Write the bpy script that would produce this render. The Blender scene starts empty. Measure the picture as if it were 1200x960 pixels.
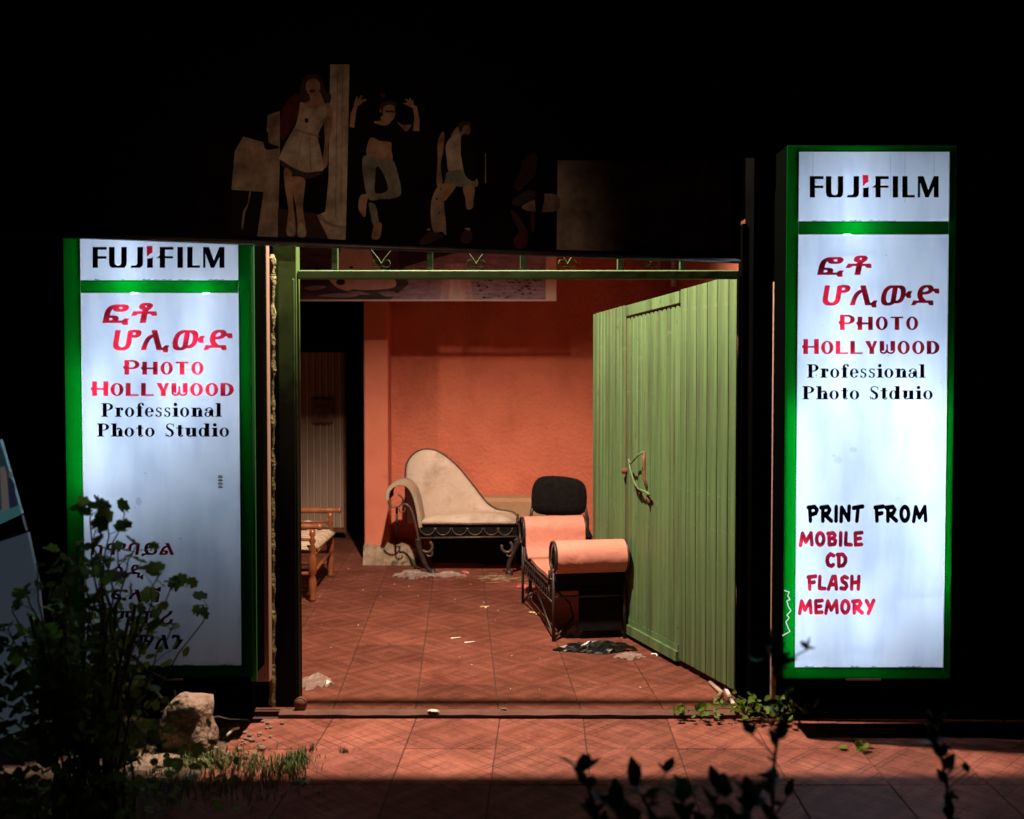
import bpy, math, random
from mathutils import Vector, Matrix, Euler
random.seed(7)
R = math.radians
scn = bpy.context.scene
col = scn.collection

# ------------------------------------------------------------------ camera
PITCH = math.atan(36 / 1200)
cd = bpy.data.cameras.new('camera'); cam = bpy.data.objects.new('camera', cd); col.objects.link(cam)
cam.location = (0, 0, 1.6); cam.rotation_euler = (math.pi / 2 - PITCH, 0, 0)
cd.sensor_width = 36; cd.lens = 36; cd.clip_start = 0.05; cd.clip_end = 400
cd.dof.use_dof = True; cd.dof.focus_distance = 5.6; cd.dof.aperture_fstop = 2.0
scn.camera = cam
# ------------------------------------------------------------------ world (night)
w = bpy.data.worlds.new('World'); scn.world = w; w.use_nodes = True
w.node_tree.nodes['Background'].inputs[0].default_value = (0.35, 0.45, 0.7, 1)
w.node_tree.nodes['Background'].inputs[1].default_value = 0.0012
# ------------------------------------------------------------------ the yard lamp (above and just behind the banner)
LAMP = (-0.32, 4.935, 4.0)
ld = bpy.data.lights.new('yard_lamp_light', 'SPOT'); lo = bpy.data.objects.new('yard_lamp_light', ld); col.objects.link(lo)
lo.location = LAMP; lo.rotation_euler = (0, 0, 0)
ld.energy = 1400; ld.color = (1.0, 0.78, 0.60); ld.spot_size = R(131); ld.spot_blend = 0.5; ld.shadow_soft_size = 0.05
# a street lamp across the road, low beam on the banner
STREET = (-2.2, -7.5, 3.0)
sd = bpy.data.lights.new('street_lamp_light', 'SPOT'); so_ = bpy.data.objects.new('street_lamp_light', sd); col.objects.link(so_)
so_.location = STREET; sd.energy = 1450; sd.color = (1.0, 0.70, 0.50); sd.spot_size = R(11.5); sd.spot_blend = 0.9; sd.shadow_soft_size = 0.08
_t = Vector((-0.72, 4.56, 2.08)) - Vector(STREET); so_.rotation_euler = _t.to_track_quat('-Z', 'Y').to_euler()
# ------------------------------------------------------------------ look
scn.view_settings.view_transform = 'Standard'; scn.view_settings.look = 'None'
scn.view_settings.exposure = 0.0; scn.view_settings.gamma = 1.0
scn.render.engine = 'CYCLES'
scn.cycles.use_denoising = True
scn.cycles.max_bounces = 8; scn.cycles.diffuse_bounces = 2; scn.cycles.transparent_max_bounces = 16
scn.cycles.sample_clamp_indirect = 4.0
TUBE_E = 205.0

# ================================================================== helpers
def ray(px, py):
    a, b = (px - 600) / 1200, (480 - py) / 1200
    return Vector((a, math.cos(PITCH) + b * math.sin(PITCH), -math.sin(PITCH) + b * math.cos(PITCH)))
def W(px, py, Y):
    d = ray(px, py); t = Y / d.y
    return Vector((0, 0, 1.6)) + d * t
def G(px, py, z=0.0):                      # point on a level surface
    d = ray(px, py); t = (z - 1.6) / d.z
    return Vector((0, 0, 1.6)) + d * t

class MB:
    def __init__(s): s.v = []; s.f = []; s.m = []; s.sm = []
    def add(s, vs, fs, mi=0, smooth=False):
        b = len(s.v); s.v += [tuple(v) for v in vs]
        for f in fs: s.f.append([b + i for i in f]); s.m.append(mi); s.sm.append(smooth)
        return s
    def box(s, a, b, mi=0, mat=None):
        x0, y0, z0 = a; x1, y1, z1 = b
        vs = [Vector(p) for p in ((x0,y0,z0),(x1,y0,z0),(x1,y1,z0),(x0,y1,z0),(x0,y0,z1),(x1,y0,z1),(x1,y1,z1),(x0,y1,z1))]
        if mat: vs = [mat @ v for v in vs]
        return s.add(vs, [(3,2,1,0),(4,5,6,7),(0,1,5,4),(1,2,6,5),(2,3,7,6),(3,0,4,7)], mi)
    def bbox(s, a, b, r=.005, mi=0, mat=None):      # box with chamfered edges
        lo = [min(a[i], b[i]) for i in range(3)]; hi = [max(a[i], b[i]) for i in range(3)]
        r = min(r, *[(hi[i]-lo[i])*.45 for i in range(3)])
        vs = []; idx = {}
        for cx in (0,1):
            for cy in (0,1):
                for cz in (0,1):
                    c = (cx,cy,cz)
                    for ax in range(3):
                        p = []
                        for i in range(3):
                            e = hi[i] if c[i] else lo[i]
                            if i != ax: e += (-r if c[i] else r)
                            p.append(e)
                        idx[(c,ax)] = len(vs); vs.append(Vector(p))
        fs = []
        for ax in range(3):
            o = [i for i in range(3) if i != ax]
            for side in (0,1):
                q = []
                for (u,v_) in ((0,0),(1,0),(1,1),(0,1)):
                    c = [0,0,0]; c[ax] = side; c[o[0]] = u; c[o[1]] = v_
                    q.append(idx[(tuple(c),ax)])
                fs.append(q)
            for u in (0,1):
                for v_ in (0,1):
                    c0 = [0,0,0]; c0[o[0]] = u; c0[o[1]] = v_; c1 = list(c0); c1[ax] = 1
                    c0 = tuple(c0); c1 = tuple(c1)
                    fs.append([idx[(c0,o[0])], idx[(c1,o[0])], idx[(c1,o[1])], idx[(c0,o[1])]])
        for k in [(x,y,z) for x in (0,1) for y in (0,1) for z in (0,1)]:
            fs.append([idx[(k,0)], idx[(k,1)], idx[(k,2)]])
        if mat: vs = [mat @ v for v in vs]
        return s.add(vs, fs, mi)
    def tube(s, pts, r, n=8, mi=0, closed=False, caps=True):
        pts = [Vector(p) for p in pts]; N = len(pts)
        rr = r if isinstance(r, (list, tuple)) else [r] * N
        vs = []; prev = None
        for i, p in enumerate(pts):
            if closed: t = pts[(i+1) % N] - pts[i-1]
            else: t = pts[min(i+1, N-1)] - pts[max(i-1, 0)]
            if t.length < 1e-9: t = Vector((0,0,1))
            t.normalize()
            if prev is None:
                a = Vector((0,0,1)) if abs(t.z) < .9 else Vector((1,0,0))
                u = t.cross(a).normalized()
            else:
                u = (prev - t * prev.dot(t))
                u = u.normalized() if u.length > 1e-6 else t.orthogonal().normalized()
            prev = u; v = t.cross(u)
            for k in range(n):
                an = 2 * math.pi * k / n
                vs.append(p + (u * math.cos(an) + v * math.sin(an)) * rr[i])
        fs = []
        for i in range(N if closed else N - 1):
            j = (i + 1) % N
            for k in range(n):
                fs.append((i*n+k, i*n+(k+1) % n, j*n+(k+1) % n, j*n+k))
        if not closed and caps:
            fs.append(tuple(reversed(range(n)))); fs.append(tuple((N-1)*n + k for k in range(n)))
        return s.add(vs, fs, mi, True)
    def lathe(s, base, axis, prof, n=14, mi=0):      # prof: (r, h)
        pts = [Vector(base) + Vector(axis).normalized() * h for r, h in prof]
        ax = Vector(axis).normalized(); u = ax.orthogonal().normalized(); v = ax.cross(u)
        vs = []
        for (r, h), p in zip(prof, pts):
            for k in range(n):
                an = 2*math.pi*k/n; vs.append(p + (u*math.cos(an)+v*math.sin(an))*max(r, 1e-4))
        fs = []
        for i in range(len(prof)-1):
            for k in range(n): fs.append((i*n+k, i*n+(k+1) % n, (i+1)*n+(k+1) % n, (i+1)*n+k))
        fs.append(tuple(reversed(range(n)))); fs.append(tuple((len(prof)-1)*n+k for k in range(n)))
        return s.add(vs, fs, mi, True)
    def strip(s, prof, off, mi=0, smooth=True, closed=True, cap=True):    # extrude closed profile (list of 3D) by vector off
        n = len(prof); off = Vector(off)
        vs = [Vector(p) for p in prof] + [Vector(p) + off for p in prof]
        fs = [(i, (i+1) % n, n+(i+1) % n, n+i) for i in range(n if closed else n-1)]
        s.add(vs, fs, mi, smooth)
        if cap and closed:
            s.add([Vector(p) for p in prof], [tuple(reversed(range(n)))], mi); s.add([Vector(p)+off for p in prof], [tuple(range(n))], mi)
        return s
    def build(s, name, mats, parent=None, auto=None, shift=True):
        if not isinstance(mats, (list, tuple)): mats = [mats]
        c = Vector((0,0,0))
        if shift:
            xs = [v[0] for v in s.v]; ys = [v[1] for v in s.v]; zs = [v[2] for v in s.v]
            c = Vector(((min(xs)+max(xs))/2, (min(ys)+max(ys))/2, min(zs)))
        me = bpy.data.meshes.new(name); me.from_pydata([tuple(Vector(v)-c) for v in s.v], [], s.f)
        for m in mats: me.materials.append(m)
        me.polygons.foreach_set('material_index', s.m); me.polygons.foreach_set('use_smooth', s.sm)
        me.update()
        o = bpy.data.objects.new(name, me); col.objects.link(o)
        if parent is not None:
            o.parent = parent; pl = parent.location.copy(); q = parent.parent
            while q is not None: pl += q.location; q = q.parent
            o.location = c - pl
        else: o.location = c
        return o

def tag(o, label=None, cat=None, group=None, kind=None):
    if label: o['label'] = label
    if cat: o['category'] = cat
    if group: o['group'] = group
    if kind: o['kind'] = kind
    return o
def thing(name, loc, label, cat, group=None):
    o = bpy.data.objects.new(name, None); col.objects.link(o); o.location = loc; o.empty_display_size = .1
    return tag(o, label, cat, group)

# ---- materials
def mat(name, c1, c2=None, scale=6, rough=.7, metal=0, bump=0, bscale=None, detail=6, ramp=(.35,.65), spec=.4, stretch=(1,1,1), coord='Object', bdist=.01):
    m = bpy.data.materials.new(name); m.use_nodes = True; nt = m.node_tree; b = nt.nodes['Principled BSDF']
    b.inputs['Roughness'].default_value = rough; b.inputs['Metallic'].default_value = metal
    b.inputs['Specular IOR Level'].default_value = spec
    b.inputs['Base Color'].default_value = (*c1, 1)
    tc = nt.nodes.new('ShaderNodeTexCoord'); mp = nt.nodes.new('ShaderNodeMapping'); mp.inputs['Scale'].default_value = stretch
    nt.links.new(tc.outputs[coord], mp.inputs[0])
    if c2:
        n = nt.nodes.new('ShaderNodeTexNoise'); n.inputs['Scale'].default_value = scale; n.inputs['Detail'].default_value = detail
        n.inputs['Roughness'].default_value = .62
        r = nt.nodes.new('ShaderNodeValToRGB'); r.color_ramp.elements[0].position = ramp[0]; r.color_ramp.elements[1].position = ramp[1]
        r.color_ramp.elements[0].color = (*c1, 1); r.color_ramp.elements[1].color = (*c2, 1)
        nt.links.new(mp.outputs[0], n.inputs[0]); nt.links.new(n.outputs[0], r.inputs[0]); nt.links.new(r.outputs[0], b.inputs['Base Color'])
        m['ramp'] = r.name
    if bump:
        n2 = nt.nodes.new('ShaderNodeTexNoise'); n2.inputs['Scale'].default_value = bscale or scale * 4; n2.inputs['Detail'].default_value = 5
        bp = nt.nodes.new('ShaderNodeBump'); bp.inputs['Strength'].default_value = bump; bp.inputs['Distance'].default_value = bdist
        nt.links.new(mp.outputs[0], n2.inputs[0]); nt.links.new(n2.outputs[0], bp.inputs['Height']); nt.links.new(bp.outputs[0], b.inputs['Normal'])
    return m
def overlay(m, c, scale, ramp, stretch=(1,1,1), detail=8, coord='Object', amount=1.0, loc=(0,0,0)):
    """a second layer of stains / chips over the material's colour"""
    nt = m.node_tree; b = nt.nodes['Principled BSDF']
    tc = nt.nodes.new('ShaderNodeTexCoord'); mp = nt.nodes.new('ShaderNodeMapping'); mp.inputs['Scale'].default_value = stretch
    mp.inputs['Location'].default_value = loc
    nt.links.new(tc.outputs[coord], mp.inputs[0])
    n = nt.nodes.new('ShaderNodeTexNoise'); n.inputs['Scale'].default_value = scale; n.inputs['Detail'].default_value = detail; n.inputs['Roughness'].default_value = .65
    r = nt.nodes.new('ShaderNodeValToRGB'); r.color_ramp.elements[0].position = ramp[0]; r.color_ramp.elements[1].position = ramp[1]
    r.color_ramp.elements[0].color = (0,0,0,1); r.color_ramp.elements[1].color = (amount,)*3 + (1,)
    mx = nt.nodes.new('ShaderNodeMix'); mx.data_type = 'RGBA'
    nt.links.new(mp.outputs[0], n.inputs[0]); nt.links.new(n.outputs[0], r.inputs[0]); nt.links.new(r.outputs[0], mx.inputs[0])
    src = b.inputs['Base Color'].links
    if src: nt.links.new(src[0].from_socket, mx.inputs[6])
    else: mx.inputs[6].default_value = b.inputs['Base Color'].default_value
    mx.inputs[7].default_value = (*c, 1)
    nt.links.new(mx.outputs[2], b.inputs['Base Color'])
    return m
def gel(name, c, diff=.12, dcol=None):
    m = bpy.data.materials.new(name); m.use_nodes = True; nt = m.node_tree; nt.nodes.remove(nt.nodes['Principled BSDF'])
    t = nt.nodes.new('ShaderNodeBsdfTransparent'); d = nt.nodes.new('ShaderNodeBsdfDiffuse'); mx = nt.nodes.new('ShaderNodeMixShader')
    tc = nt.nodes.new('ShaderNodeTexCoord'); n = nt.nodes.new('ShaderNodeTexNoise'); n.inputs['Scale'].default_value = 9; n.inputs['Detail'].default_value = 3
    r = nt.nodes.new('ShaderNodeValToRGB'); r.color_ramp.elements[0].position = .40; r.color_ramp.elements[1].position = .60
    k_ = .85 if c[1] > .3 else .22
    r.color_ramp.elements[0].color = (c[0]*k_, c[1]*k_, c[2]*k_, 1); r.color_ramp.elements[1].color = (*c, 1)
    nt.links.new(tc.outputs['Object'], n.inputs[0]); nt.links.new(n.outputs[0], r.inputs[0]); nt.links.new(r.outputs[0], t.inputs[0])
    d.inputs[0].default_value = (*(dcol or c), 1); mx.inputs[0].default_value = diff
    nt.links.new(t.outputs[0], mx.inputs[1]); nt.links.new(d.outputs[0], mx.inputs[2]); nt.links.new(mx.outputs[0], nt.nodes['Material Output'].inputs[0])
    return m
def translucent(name, c, tr=.7, c2=None):
    m = bpy.data.materials.new(name); m.use_nodes = True; nt = m.node_tree; nt.nodes.remove(nt.nodes['Principled BSDF'])
    t = nt.nodes.new('ShaderNodeBsdfTranslucent'); d = nt.nodes.new('ShaderNodeBsdfDiffuse'); mx = nt.nodes.new('ShaderNodeMixShader')
    t.inputs[0].default_value = (*c, 1); d.inputs[0].default_value = (*c, 1); mx.inputs[0].default_value = 1 - tr
    if c2:
        tc = nt.nodes.new('ShaderNodeTexCoord'); n = nt.nodes.new('ShaderNodeTexNoise'); n.inputs['Scale'].default_value = 5; n.inputs['Detail'].default_value = 8
        mp = nt.nodes.new('ShaderNodeMapping'); mp.inputs['Scale'].default_value = (2.2, 1, .6)
        r = nt.nodes.new('ShaderNodeValToRGB'); r.color_ramp.elements[0].position = .3; r.color_ramp.elements[1].position = .55
        r.color_ramp.elements[0].color = (*c2, 1); r.color_ramp.elements[1].color = (*c, 1)
        nt.links.new(tc.outputs['Object'], mp.inputs[0]); nt.links.new(mp.outputs[0], n.inputs[0]); nt.links.new(n.outputs[0], r.inputs[0]); nt.links.new(r.outputs[0], t.inputs[0])
    nt.links.new(t.outputs[0], mx.inputs[1]); nt.links.new(d.outputs[0], mx.inputs[2]); nt.links.new(mx.outputs[0], nt.nodes['Material Output'].inputs[0])
    return m
def emit(name, c, e):
    m = bpy.data.materials.new(name); m.use_nodes = True; nt = m.node_tree; b = nt.nodes['Principled BSDF']
    b.inputs['Base Color'].default_value = (.1,.1,.1,1); b.inputs['Emission Color'].default_value = (*c, 1); b.inputs['Emission Strength'].default_value = e
    return m

M = {}
M['orange'] = mat('orange_stucco', (.56,.15,.085), (.66,.19,.11), 2.2, .85, bump=.8, bscale=32, bdist=.016)
overlay(M['orange'], (.30,.07,.04), 1.3, (.52,.72), (1.4,1,.5), amount=.55)
overlay(M['orange'], (.16,.06,.045), 28, (.66,.76), amount=.6)
M['orange_flat'] = mat('orange_smooth_plaster', (.60,.17,.10), (.68,.21,.125), 3, .8, bump=.12, bscale=20)
overlay(M['orange_flat'], (.30,.09,.05), 5, (.6,.75), amount=.5)
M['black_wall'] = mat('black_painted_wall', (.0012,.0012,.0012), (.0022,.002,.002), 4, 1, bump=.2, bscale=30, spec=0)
M['concrete'] = mat('mossy_concrete', (.22,.15,.10), (.42,.30,.21), 9, .95, bump=.8, bscale=22, bdist=.02)
overlay(M['concrete'], (.06,.06,.025), 7, (.52,.62))
M['soil'] = mat('dark_soil', (.05,.032,.022), (.13,.085,.06), 14, 1, bump=1, bscale=40, bdist=.02)
M['brown_metal'] = mat('brown_metal', (.30,.19,.15), (.36,.23,.18), 6, .5, metal=.0, stretch=(1,1,.1), bump=.05)
M['green'] = mat('green_gate_paint', (.092,.175,.068), (.128,.218,.09), 2.5, .5, stretch=(3,3,.5), bump=.1, bscale=40)
overlay(M['green'], (.12,.135,.06), 5, (.50,.78), (4,4,.35), amount=.85)
overlay(M['green'], (.10,.045,.025), 22, (.64,.68), (1,1,.6), amount=.9)
overlay(M['green'], (.05,.055,.03), 2.4, (.47,.66), (6,6,.25), amount=.7, loc=(3,1,0))
overlay(M['green'], (.16,.24,.13), 9, (.60,.70), (1,1,2.5), amount=.6, loc=(7,2,1))
M['green_bar'] = mat('green_frame_paint', (.05,.105,.03), (.075,.135,.045), 5, .75, bump=.1)
overlay(M['green_bar'], (.08,.035,.02), 20, (.62,.68))
M['rust'] = mat('rusty_iron', (.10,.035,.02), (.22,.08,.04), 30, .8, bump=.3)
M['dark_iron'] = mat('black_wrought_iron', (.018,.014,.012), (.05,.035,.028), 18, .45, metal=.0, bump=.2)
M['grey_iron'] = mat('worn_wrought_iron', (.07,.05,.04), (.14,.10,.075), 18, .4, metal=.3, bump=.2)
M['beige'] = mat('beige_velvet', (.50,.38,.30), (.58,.45,.37), 3.0, .95, bump=.15, bscale=60, ramp=(.4,.6), spec=.15)
overlay(M['beige'], (.27,.19,.12), 3.6, (.52,.72), detail=4, amount=.8)
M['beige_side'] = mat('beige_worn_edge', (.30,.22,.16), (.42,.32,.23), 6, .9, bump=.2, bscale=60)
M['beige_dark'] = mat('beige_padding', (.36,.20,.11), (.42,.25,.14), 4, .9, bump=.15)
M['pink'] = mat('salmon_vinyl', (.58,.22,.16), (.64,.26,.19), 4, .6, bump=.08, bscale=8, spec=.25)
overlay(M['pink'], (.45,.17,.12), 6, (.6,.8), (1,1,1), amount=.5)
M['black_fabric'] = mat('black_fabric', (.006,.005,.005), (.012,.01,.009), 40, 1, bump=.2, bscale=150, spec=.1)
M['wood'] = mat('turned_varnished_wood', (.17,.05,.018), (.30,.10,.035), 12, .3, stretch=(1,1,.3), bump=.05, spec=.6)
M['wicker'] = mat('woven_cane', (.36,.25,.17), (.58,.45,.33), 22, .8, bump=.5, bscale=60, stretch=(.4,3,1))
M['corr'] = mat('pale_corrugated_metal', (.36,.25,.19), (.46,.33,.25), 5, .6, stretch=(1,1,.3), bump=.1)
M['corr_rib'] = mat('pale_rib_paint', (.70,.48,.38), (.78,.55,.44), 5, .5)
M['bag'] = mat('black_plastic', (.008,.008,.008), None, rough=.28, spec=.7)
M['stone'] = mat('beige_rock', (.20,.13,.095), (.36,.25,.19), 12, .95, bump=1, bscale=26, bdist=.03)
overlay(M['stone'], (.08,.05,.035), 16, (.56,.64))
M['paper'] = mat('dirty_white_paper', (.75,.62,.5), (.85,.75,.64), 20, .8)
M['yellow_paper'] = mat('yellowish_paper', (.6,.42,.16), (.75,.56,.25), 40, .8)
M['red_foil'] = mat('red_wrapper', (.5,.02,.05), (.6,.25,.2), 40, .35)
M['foam'] = mat('yellow_foam', (.20,.17,.075), (.32,.28,.13), 30, .9, bump=1, bscale=60, bdist=.02)
M['leaf'] = mat('leaf_green', (.07,.15,.02), (.13,.20,.04), 20, .6, spec=.2)
M['leaf_dark'] = mat('leaf_dark_green', (.02,.045,.012), (.04,.07,.018), 20, .5)
M['stem'] = mat('stem_brown', (.06,.045,.03), (.12,.09,.06), 20, .8)
M['grass'] = mat('grass', (.07,.12,.03), (.16,.20,.07), 10, .8)
M['white_in'] = mat('sign_inner_grey', (.06,.065,.07), rough=.8)
M['case'] = mat('black_sign_casing', (.0012,.0015,.0012), rough=1, spec=0)
M['ink'] = mat('black_vinyl_lettering', (.002,.002,.02), rough=.8, spec=0)
M['face'] = translucent('opal_acrylic', (.86,.92,1.0), .75, (.70,.77,.88))
M['greenface'] = translucent('green_translucent_film', (.003,.165,.037), .75)
M['redgel'] = gel('red_vinyl_lettering', (.17,.003,.008), .0)
M['tube'] = emit('fluorescent_tube', (.84,.91,1.0), TUBE_E)
M['ceiling'] = mat('grey_roof_sheet', (.12,.10,.09), (.18,.15,.13), 4, .8)

for k_ in ('beige', 'pink', 'beige_dark'):      # slack cloth: broad soft relief
    nt = M[k_].node_tree; b = nt.nodes['Principled BSDF']; n_ = nt.nodes.new('ShaderNodeTexNoise'); n_.inputs['Scale'].default_value = 5.5; n_.inputs['Detail'].default_value = 3; n_.inputs['Distortion'].default_value = 1.2
    tc = nt.nodes.new('ShaderNodeTexCoord'); bp = nt.nodes.new('ShaderNodeBump'); bp.inputs['Strength'].default_value = .45; bp.inputs['Distance'].default_value = .03
    nt.links.new(tc.outputs['Object'], n_.inputs[0]); nt.links.new(n_.outputs[0], bp.inputs['Height']); old = b.inputs['Normal'].links[0].from_node; nt.links.new(bp.outputs[0], old.inputs['Normal'])
# ---- clear plastic
pm = bpy.data.materials.new('clear_plastic'); pm.use_nodes = True; nt = pm.node_tree
b = nt.nodes['Principled BSDF']; b.inputs['Base Color'].default_value = (.6,.5,.44,1); b.inputs['Roughness'].default_value = .12; b.inputs['Specular IOR Level'].default_value = .9
tr = nt.nodes.new('ShaderNodeBsdfTransparent'); mx = nt.nodes.new('ShaderNodeMixShader'); mx.inputs[0].default_value = .30
nt.links.new(tr.outputs[0], mx.inputs[1]); nt.links.new(b.outputs[0], mx.inputs[2]); nt.links.new(mx.outputs[0], nt.nodes['Material Output'].inputs[0])
M['clear'] = pm

# ---- patterned floor tile: diagonal grooves inside a 0.4 m tile, in its own coordinates
def tile_mat(name, ca, cb, cg, variant=0):
    m = bpy.data.materials.new(name); m.use_nodes = True; nt = m.node_tree; b = nt.nodes['Principled BSDF']
    N = nt.nodes.new; L = nt.links.new
    tc = N('ShaderNodeTexCoord'); sp = N('ShaderNodeSeparateXYZ'); L(tc.outputs['Object'], sp.inputs[0])
    def mth(op, a, b_=None, c=None):
        n = N('ShaderNodeMath'); n.operation = op
        for i, v in enumerate((a, b_, c)):
            if v is None: continue
            if isinstance(v, (int, float)): n.inputs[i].default_value = v
            else: L(v, n.inputs[i])
        return n.outputs[0]
    x, y = sp.outputs[0], sp.outputs[1]
    if variant: x, y = y, x
    s, d = mth('ADD', x, y), mth('SUBTRACT', x, y)
    # mirrored halves give a cross of diagonals with nested bars
    ax, ay = mth('ABSOLUTE', x), mth('ABSOLUTE', y)
    di = mth('ADD', ax, ay)
    def line(v, off, wd):                                   # 1 on the groove
        return mth('COMPARE', v, off, wd)
    grooves = None
    ls = [line(mth('ABSOLUTE', s), 0.035, .0028), line(mth('ABSOLUTE', d), 0.035, .0028),
          line(mth('ABSOLUTE', s), 0.10, .0028), line(mth('ABSOLUTE', d), 0.165, .0028), line(di, 0.20, .0032), line(di, 0.27, .0028), line(di, .33, .0028)]
    for l_ in ls: grooves = l_ if grooves is None else mth('MAXIMUM', grooves, l_)
    bars = mth('MODULO', mth('FLOOR', mth('MULTIPLY', di, 15)), 2)
    geo = N('ShaderNodeNewGeometry'); oi = N('ShaderNodeObjectInfo')
    n1 = N('ShaderNodeTexNoise'); n1.inputs['Scale'].default_value = 2.2; n1.inputs['Detail'].default_value = 9; n1.inputs['Roughness'].default_value = .65
    L(geo.outputs['Position'], n1.inputs[0])
    n2 = N('ShaderNodeTexNoise'); n2.inputs['Scale'].default_value = 45; n2.inputs['Detail'].default_value = 5; L(geo.outputs['Position'], n2.inputs[0])
    r = N('ShaderNodeValToRGB'); r.color_ramp.elements[0].position = .36; r.color_ramp.elements[1].position = .64
    r.color_ramp.elements[0].color = (*ca, 1); r.color_ramp.elements[1].color = (*cb, 1); L(n1.outputs[0], r.inputs[0])
    hs = N('ShaderNodeHueSaturation'); L(r.outputs[0], hs.inputs['Color'])
    v1 = mth('MULTIPLY_ADD', oi.outputs['Random'], .42, .74); v2 = mth('MULTIPLY_ADD', bars, .20, -.06); v3 = mth('MULTIPLY_ADD', n2.outputs[0], .7, -.35)
    L(mth('ADD', mth('ADD', v1, v2), v3), hs.inputs['Value'])
    # worn grooves: filled with dust in places
    n3 = N('ShaderNodeTexNoise'); n3.inputs['Scale'].default_value = 5; n3.inputs['Detail'].default_value = 4; L(geo.outputs['Position'], n3.inputs[0])
    wear = mth('MULTIPLY', grooves, N('ShaderNodeClamp').outputs[0])
    cl = N('ShaderNodeMapRange'); cl.inputs[1].default_value = .42; cl.inputs[2].default_value = .62; cl.inputs[3].default_value = .15; cl.inputs[4].default_value = .85
    L(n3.outputs[0], cl.inputs[0]); fac = mth('MULTIPLY', grooves, cl.outputs[0])
    mx = N('ShaderNodeMix'); mx.data_type = 'RGBA'; L(fac, mx.inputs[0]); L(hs.outputs[0], mx.inputs[6]); mx.inputs[7].default_value = (*cg, 1)
    # dark red stains
    n4 = N('ShaderNodeTexNoise'); n4.inputs['Scale'].default_value = 1.7; n4.inputs['Detail'].default_value = 10; n4.inputs['Roughness'].default_value = .7; L(geo.outputs['Position'], n4.inputs[0])
    m4 = N('ShaderNodeMapRange'); m4.inputs[1].default_value = .58; m4.inputs[2].default_value = .70; m4.inputs[4].default_value = .7; L(n4.outputs[0], m4.inputs[0])
    mx2 = N('ShaderNodeMix'); mx2.data_type = 'RGBA'; L(m4.outputs[0], mx2.inputs[0]); L(mx.outputs[2], mx2.inputs[6]); mx2.inputs[7].default_value = (ca[0]*.8, ca[1]*.45, ca[2]*.4, 1)
    L(mx2.outputs[2], b.inputs['Base Color'])
    bp = N('ShaderNodeBump'); bp.inputs['Strength'].default_value = .5; bp.inputs['Distance'].default_value = .004
    h = mth('ADD', mth('MULTIPLY', fac, -1.0), mth('MULTIPLY', n2.outputs[0], .5)); L(h, bp.inputs['Height']); L(bp.outputs[0], b.inputs['Normal'])
    b.inputs['Roughness'].default_value = .7; b.inputs['Specular IOR Level'].default_value = .15
    return m
M['tile'] = [tile_mat('red_patterned_tile', (.125,.036,.022), (.205,.066,.044), (.045,.016,.011), v) for v in (0,1)]
M['tile_out'] = [tile_mat('red_pavement_tile', (.17,.052,.034), (.30,.105,.075), (.03,.010,.008), v) for v in (0,1)]
M['grout'] = mat('dark_grout', (.05,.03,.025), (.09,.05,.04), 20, 1)

# ================================================================== ground and floors
ZO = -0.026          # street pavement level; the yard floor is level 0
g = MB(); g.add([(-60,-40,ZO-.03),(60,-40,ZO-.03),(60,60,ZO-.03),(-60,60,ZO-.03)], [(0,1,2,3)])
tag(g.build('ground', M['soil']), kind='structure')
def tiled_floor(name, z, k, x0, yedge, step, xr, rows, slab, matlist, ts=.4, gap=.004, seed=1):
    """rows parallel to the step; columns lean by k (x changes by k per metre of depth)"""
    rnd = random.Random(seed)
    s = MB(); s.box((slab[0], slab[1], z-.06), (slab[2], slab[3], z-.006))
    root = s.build(name, M['grout']); tag(root, kind='structure')
    base = []
    for v in (0,1):
        t = MB(); h = ts/2-gap/2; t.bbox((-h,-h,-.01), (h,h,0), r=.0025); t.v = [(p[0]+k*p[1], p[1], p[2]) for p in t.v]
        me = t.build('tile_source', matlist[v], shift=False); base.append(me.data); bpy.data.objects.remove(me)
    for j in range(rows):
        yc = yedge + step*(ts*j + ts/2)
        for i in range(-12, 13):
            x = x0 + i*ts + k*(yc-yedge)
            if not (xr[0] < x < xr[1]): continue
            o = bpy.data.objects.new('floor_tile', base[(i+j) % 2]); col.objects.link(o); o.parent = root
            o.location = Vector((x, yc, z + rnd.uniform(-.0012,.0012))) - root.location
            o.rotation_euler = (rnd.uniform(-.002,.002), rnd.uniform(-.002,.002), rnd.uniform(-.002,.002))
    return root
YT = 4.90
# yard floor: columns run to a vanishing point at px 540
i0 = G(495, 773); kx = -60/1200
tiled_floor('yard_floor', 0, kx, i0.x + kx*(YT+.02-i0.y) + .2, YT+.02, 1, (-2.9, 1.7), 20, (-3.2, YT, 1.9, 13.2), M['tile'], seed=3)
p0 = G(484, 852, ZO); kx = 42/1200
tiled_floor('pavement', ZO, kx, p0.x + kx*(YT-.045-p0.y) + .2, YT-.045, -1, (-1.42, 3.6), 5, (-1.32, 2.6, 3.6, YT), M['tile_out'], seed=5)
# the threshold: cement nosing along the edge of the yard floor, tiled strips on either side butt on it
n = MB()
N_ = 60
for i in range(N_):
    x0, x1 = -1.12 + 2.3*i/N_, -1.12 + 2.3*(i+1)/N_
    w0, w1 = .004*math.sin(i*1.1)+.003*math.sin(i*.37), .004*math.sin((i+1)*1.1)+.003*math.sin((i+1)*.37)
    prof = lambda x, w_: [(x, YT+.024, -.004), (x, YT+.012, .001), (x, YT-.018+w_, -.003), (x, YT-.034+w_, -.012), (x, YT-.028, ZO-.002)]
    a, c = prof(x0, w0), prof(x1, w1)
    for k in range(4): n.add([a[k+1], c[k+1], c[k], a[k]], [(0,1,2,3)], 0, False)
M['nosing'] = mat('red_cement_nosing', (.10,.04,.027), (.16,.065,.045), 9, .8, bump=.4, bscale=40)
tag(n.build('threshold_step', M['nosing']), kind='structure')

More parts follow.
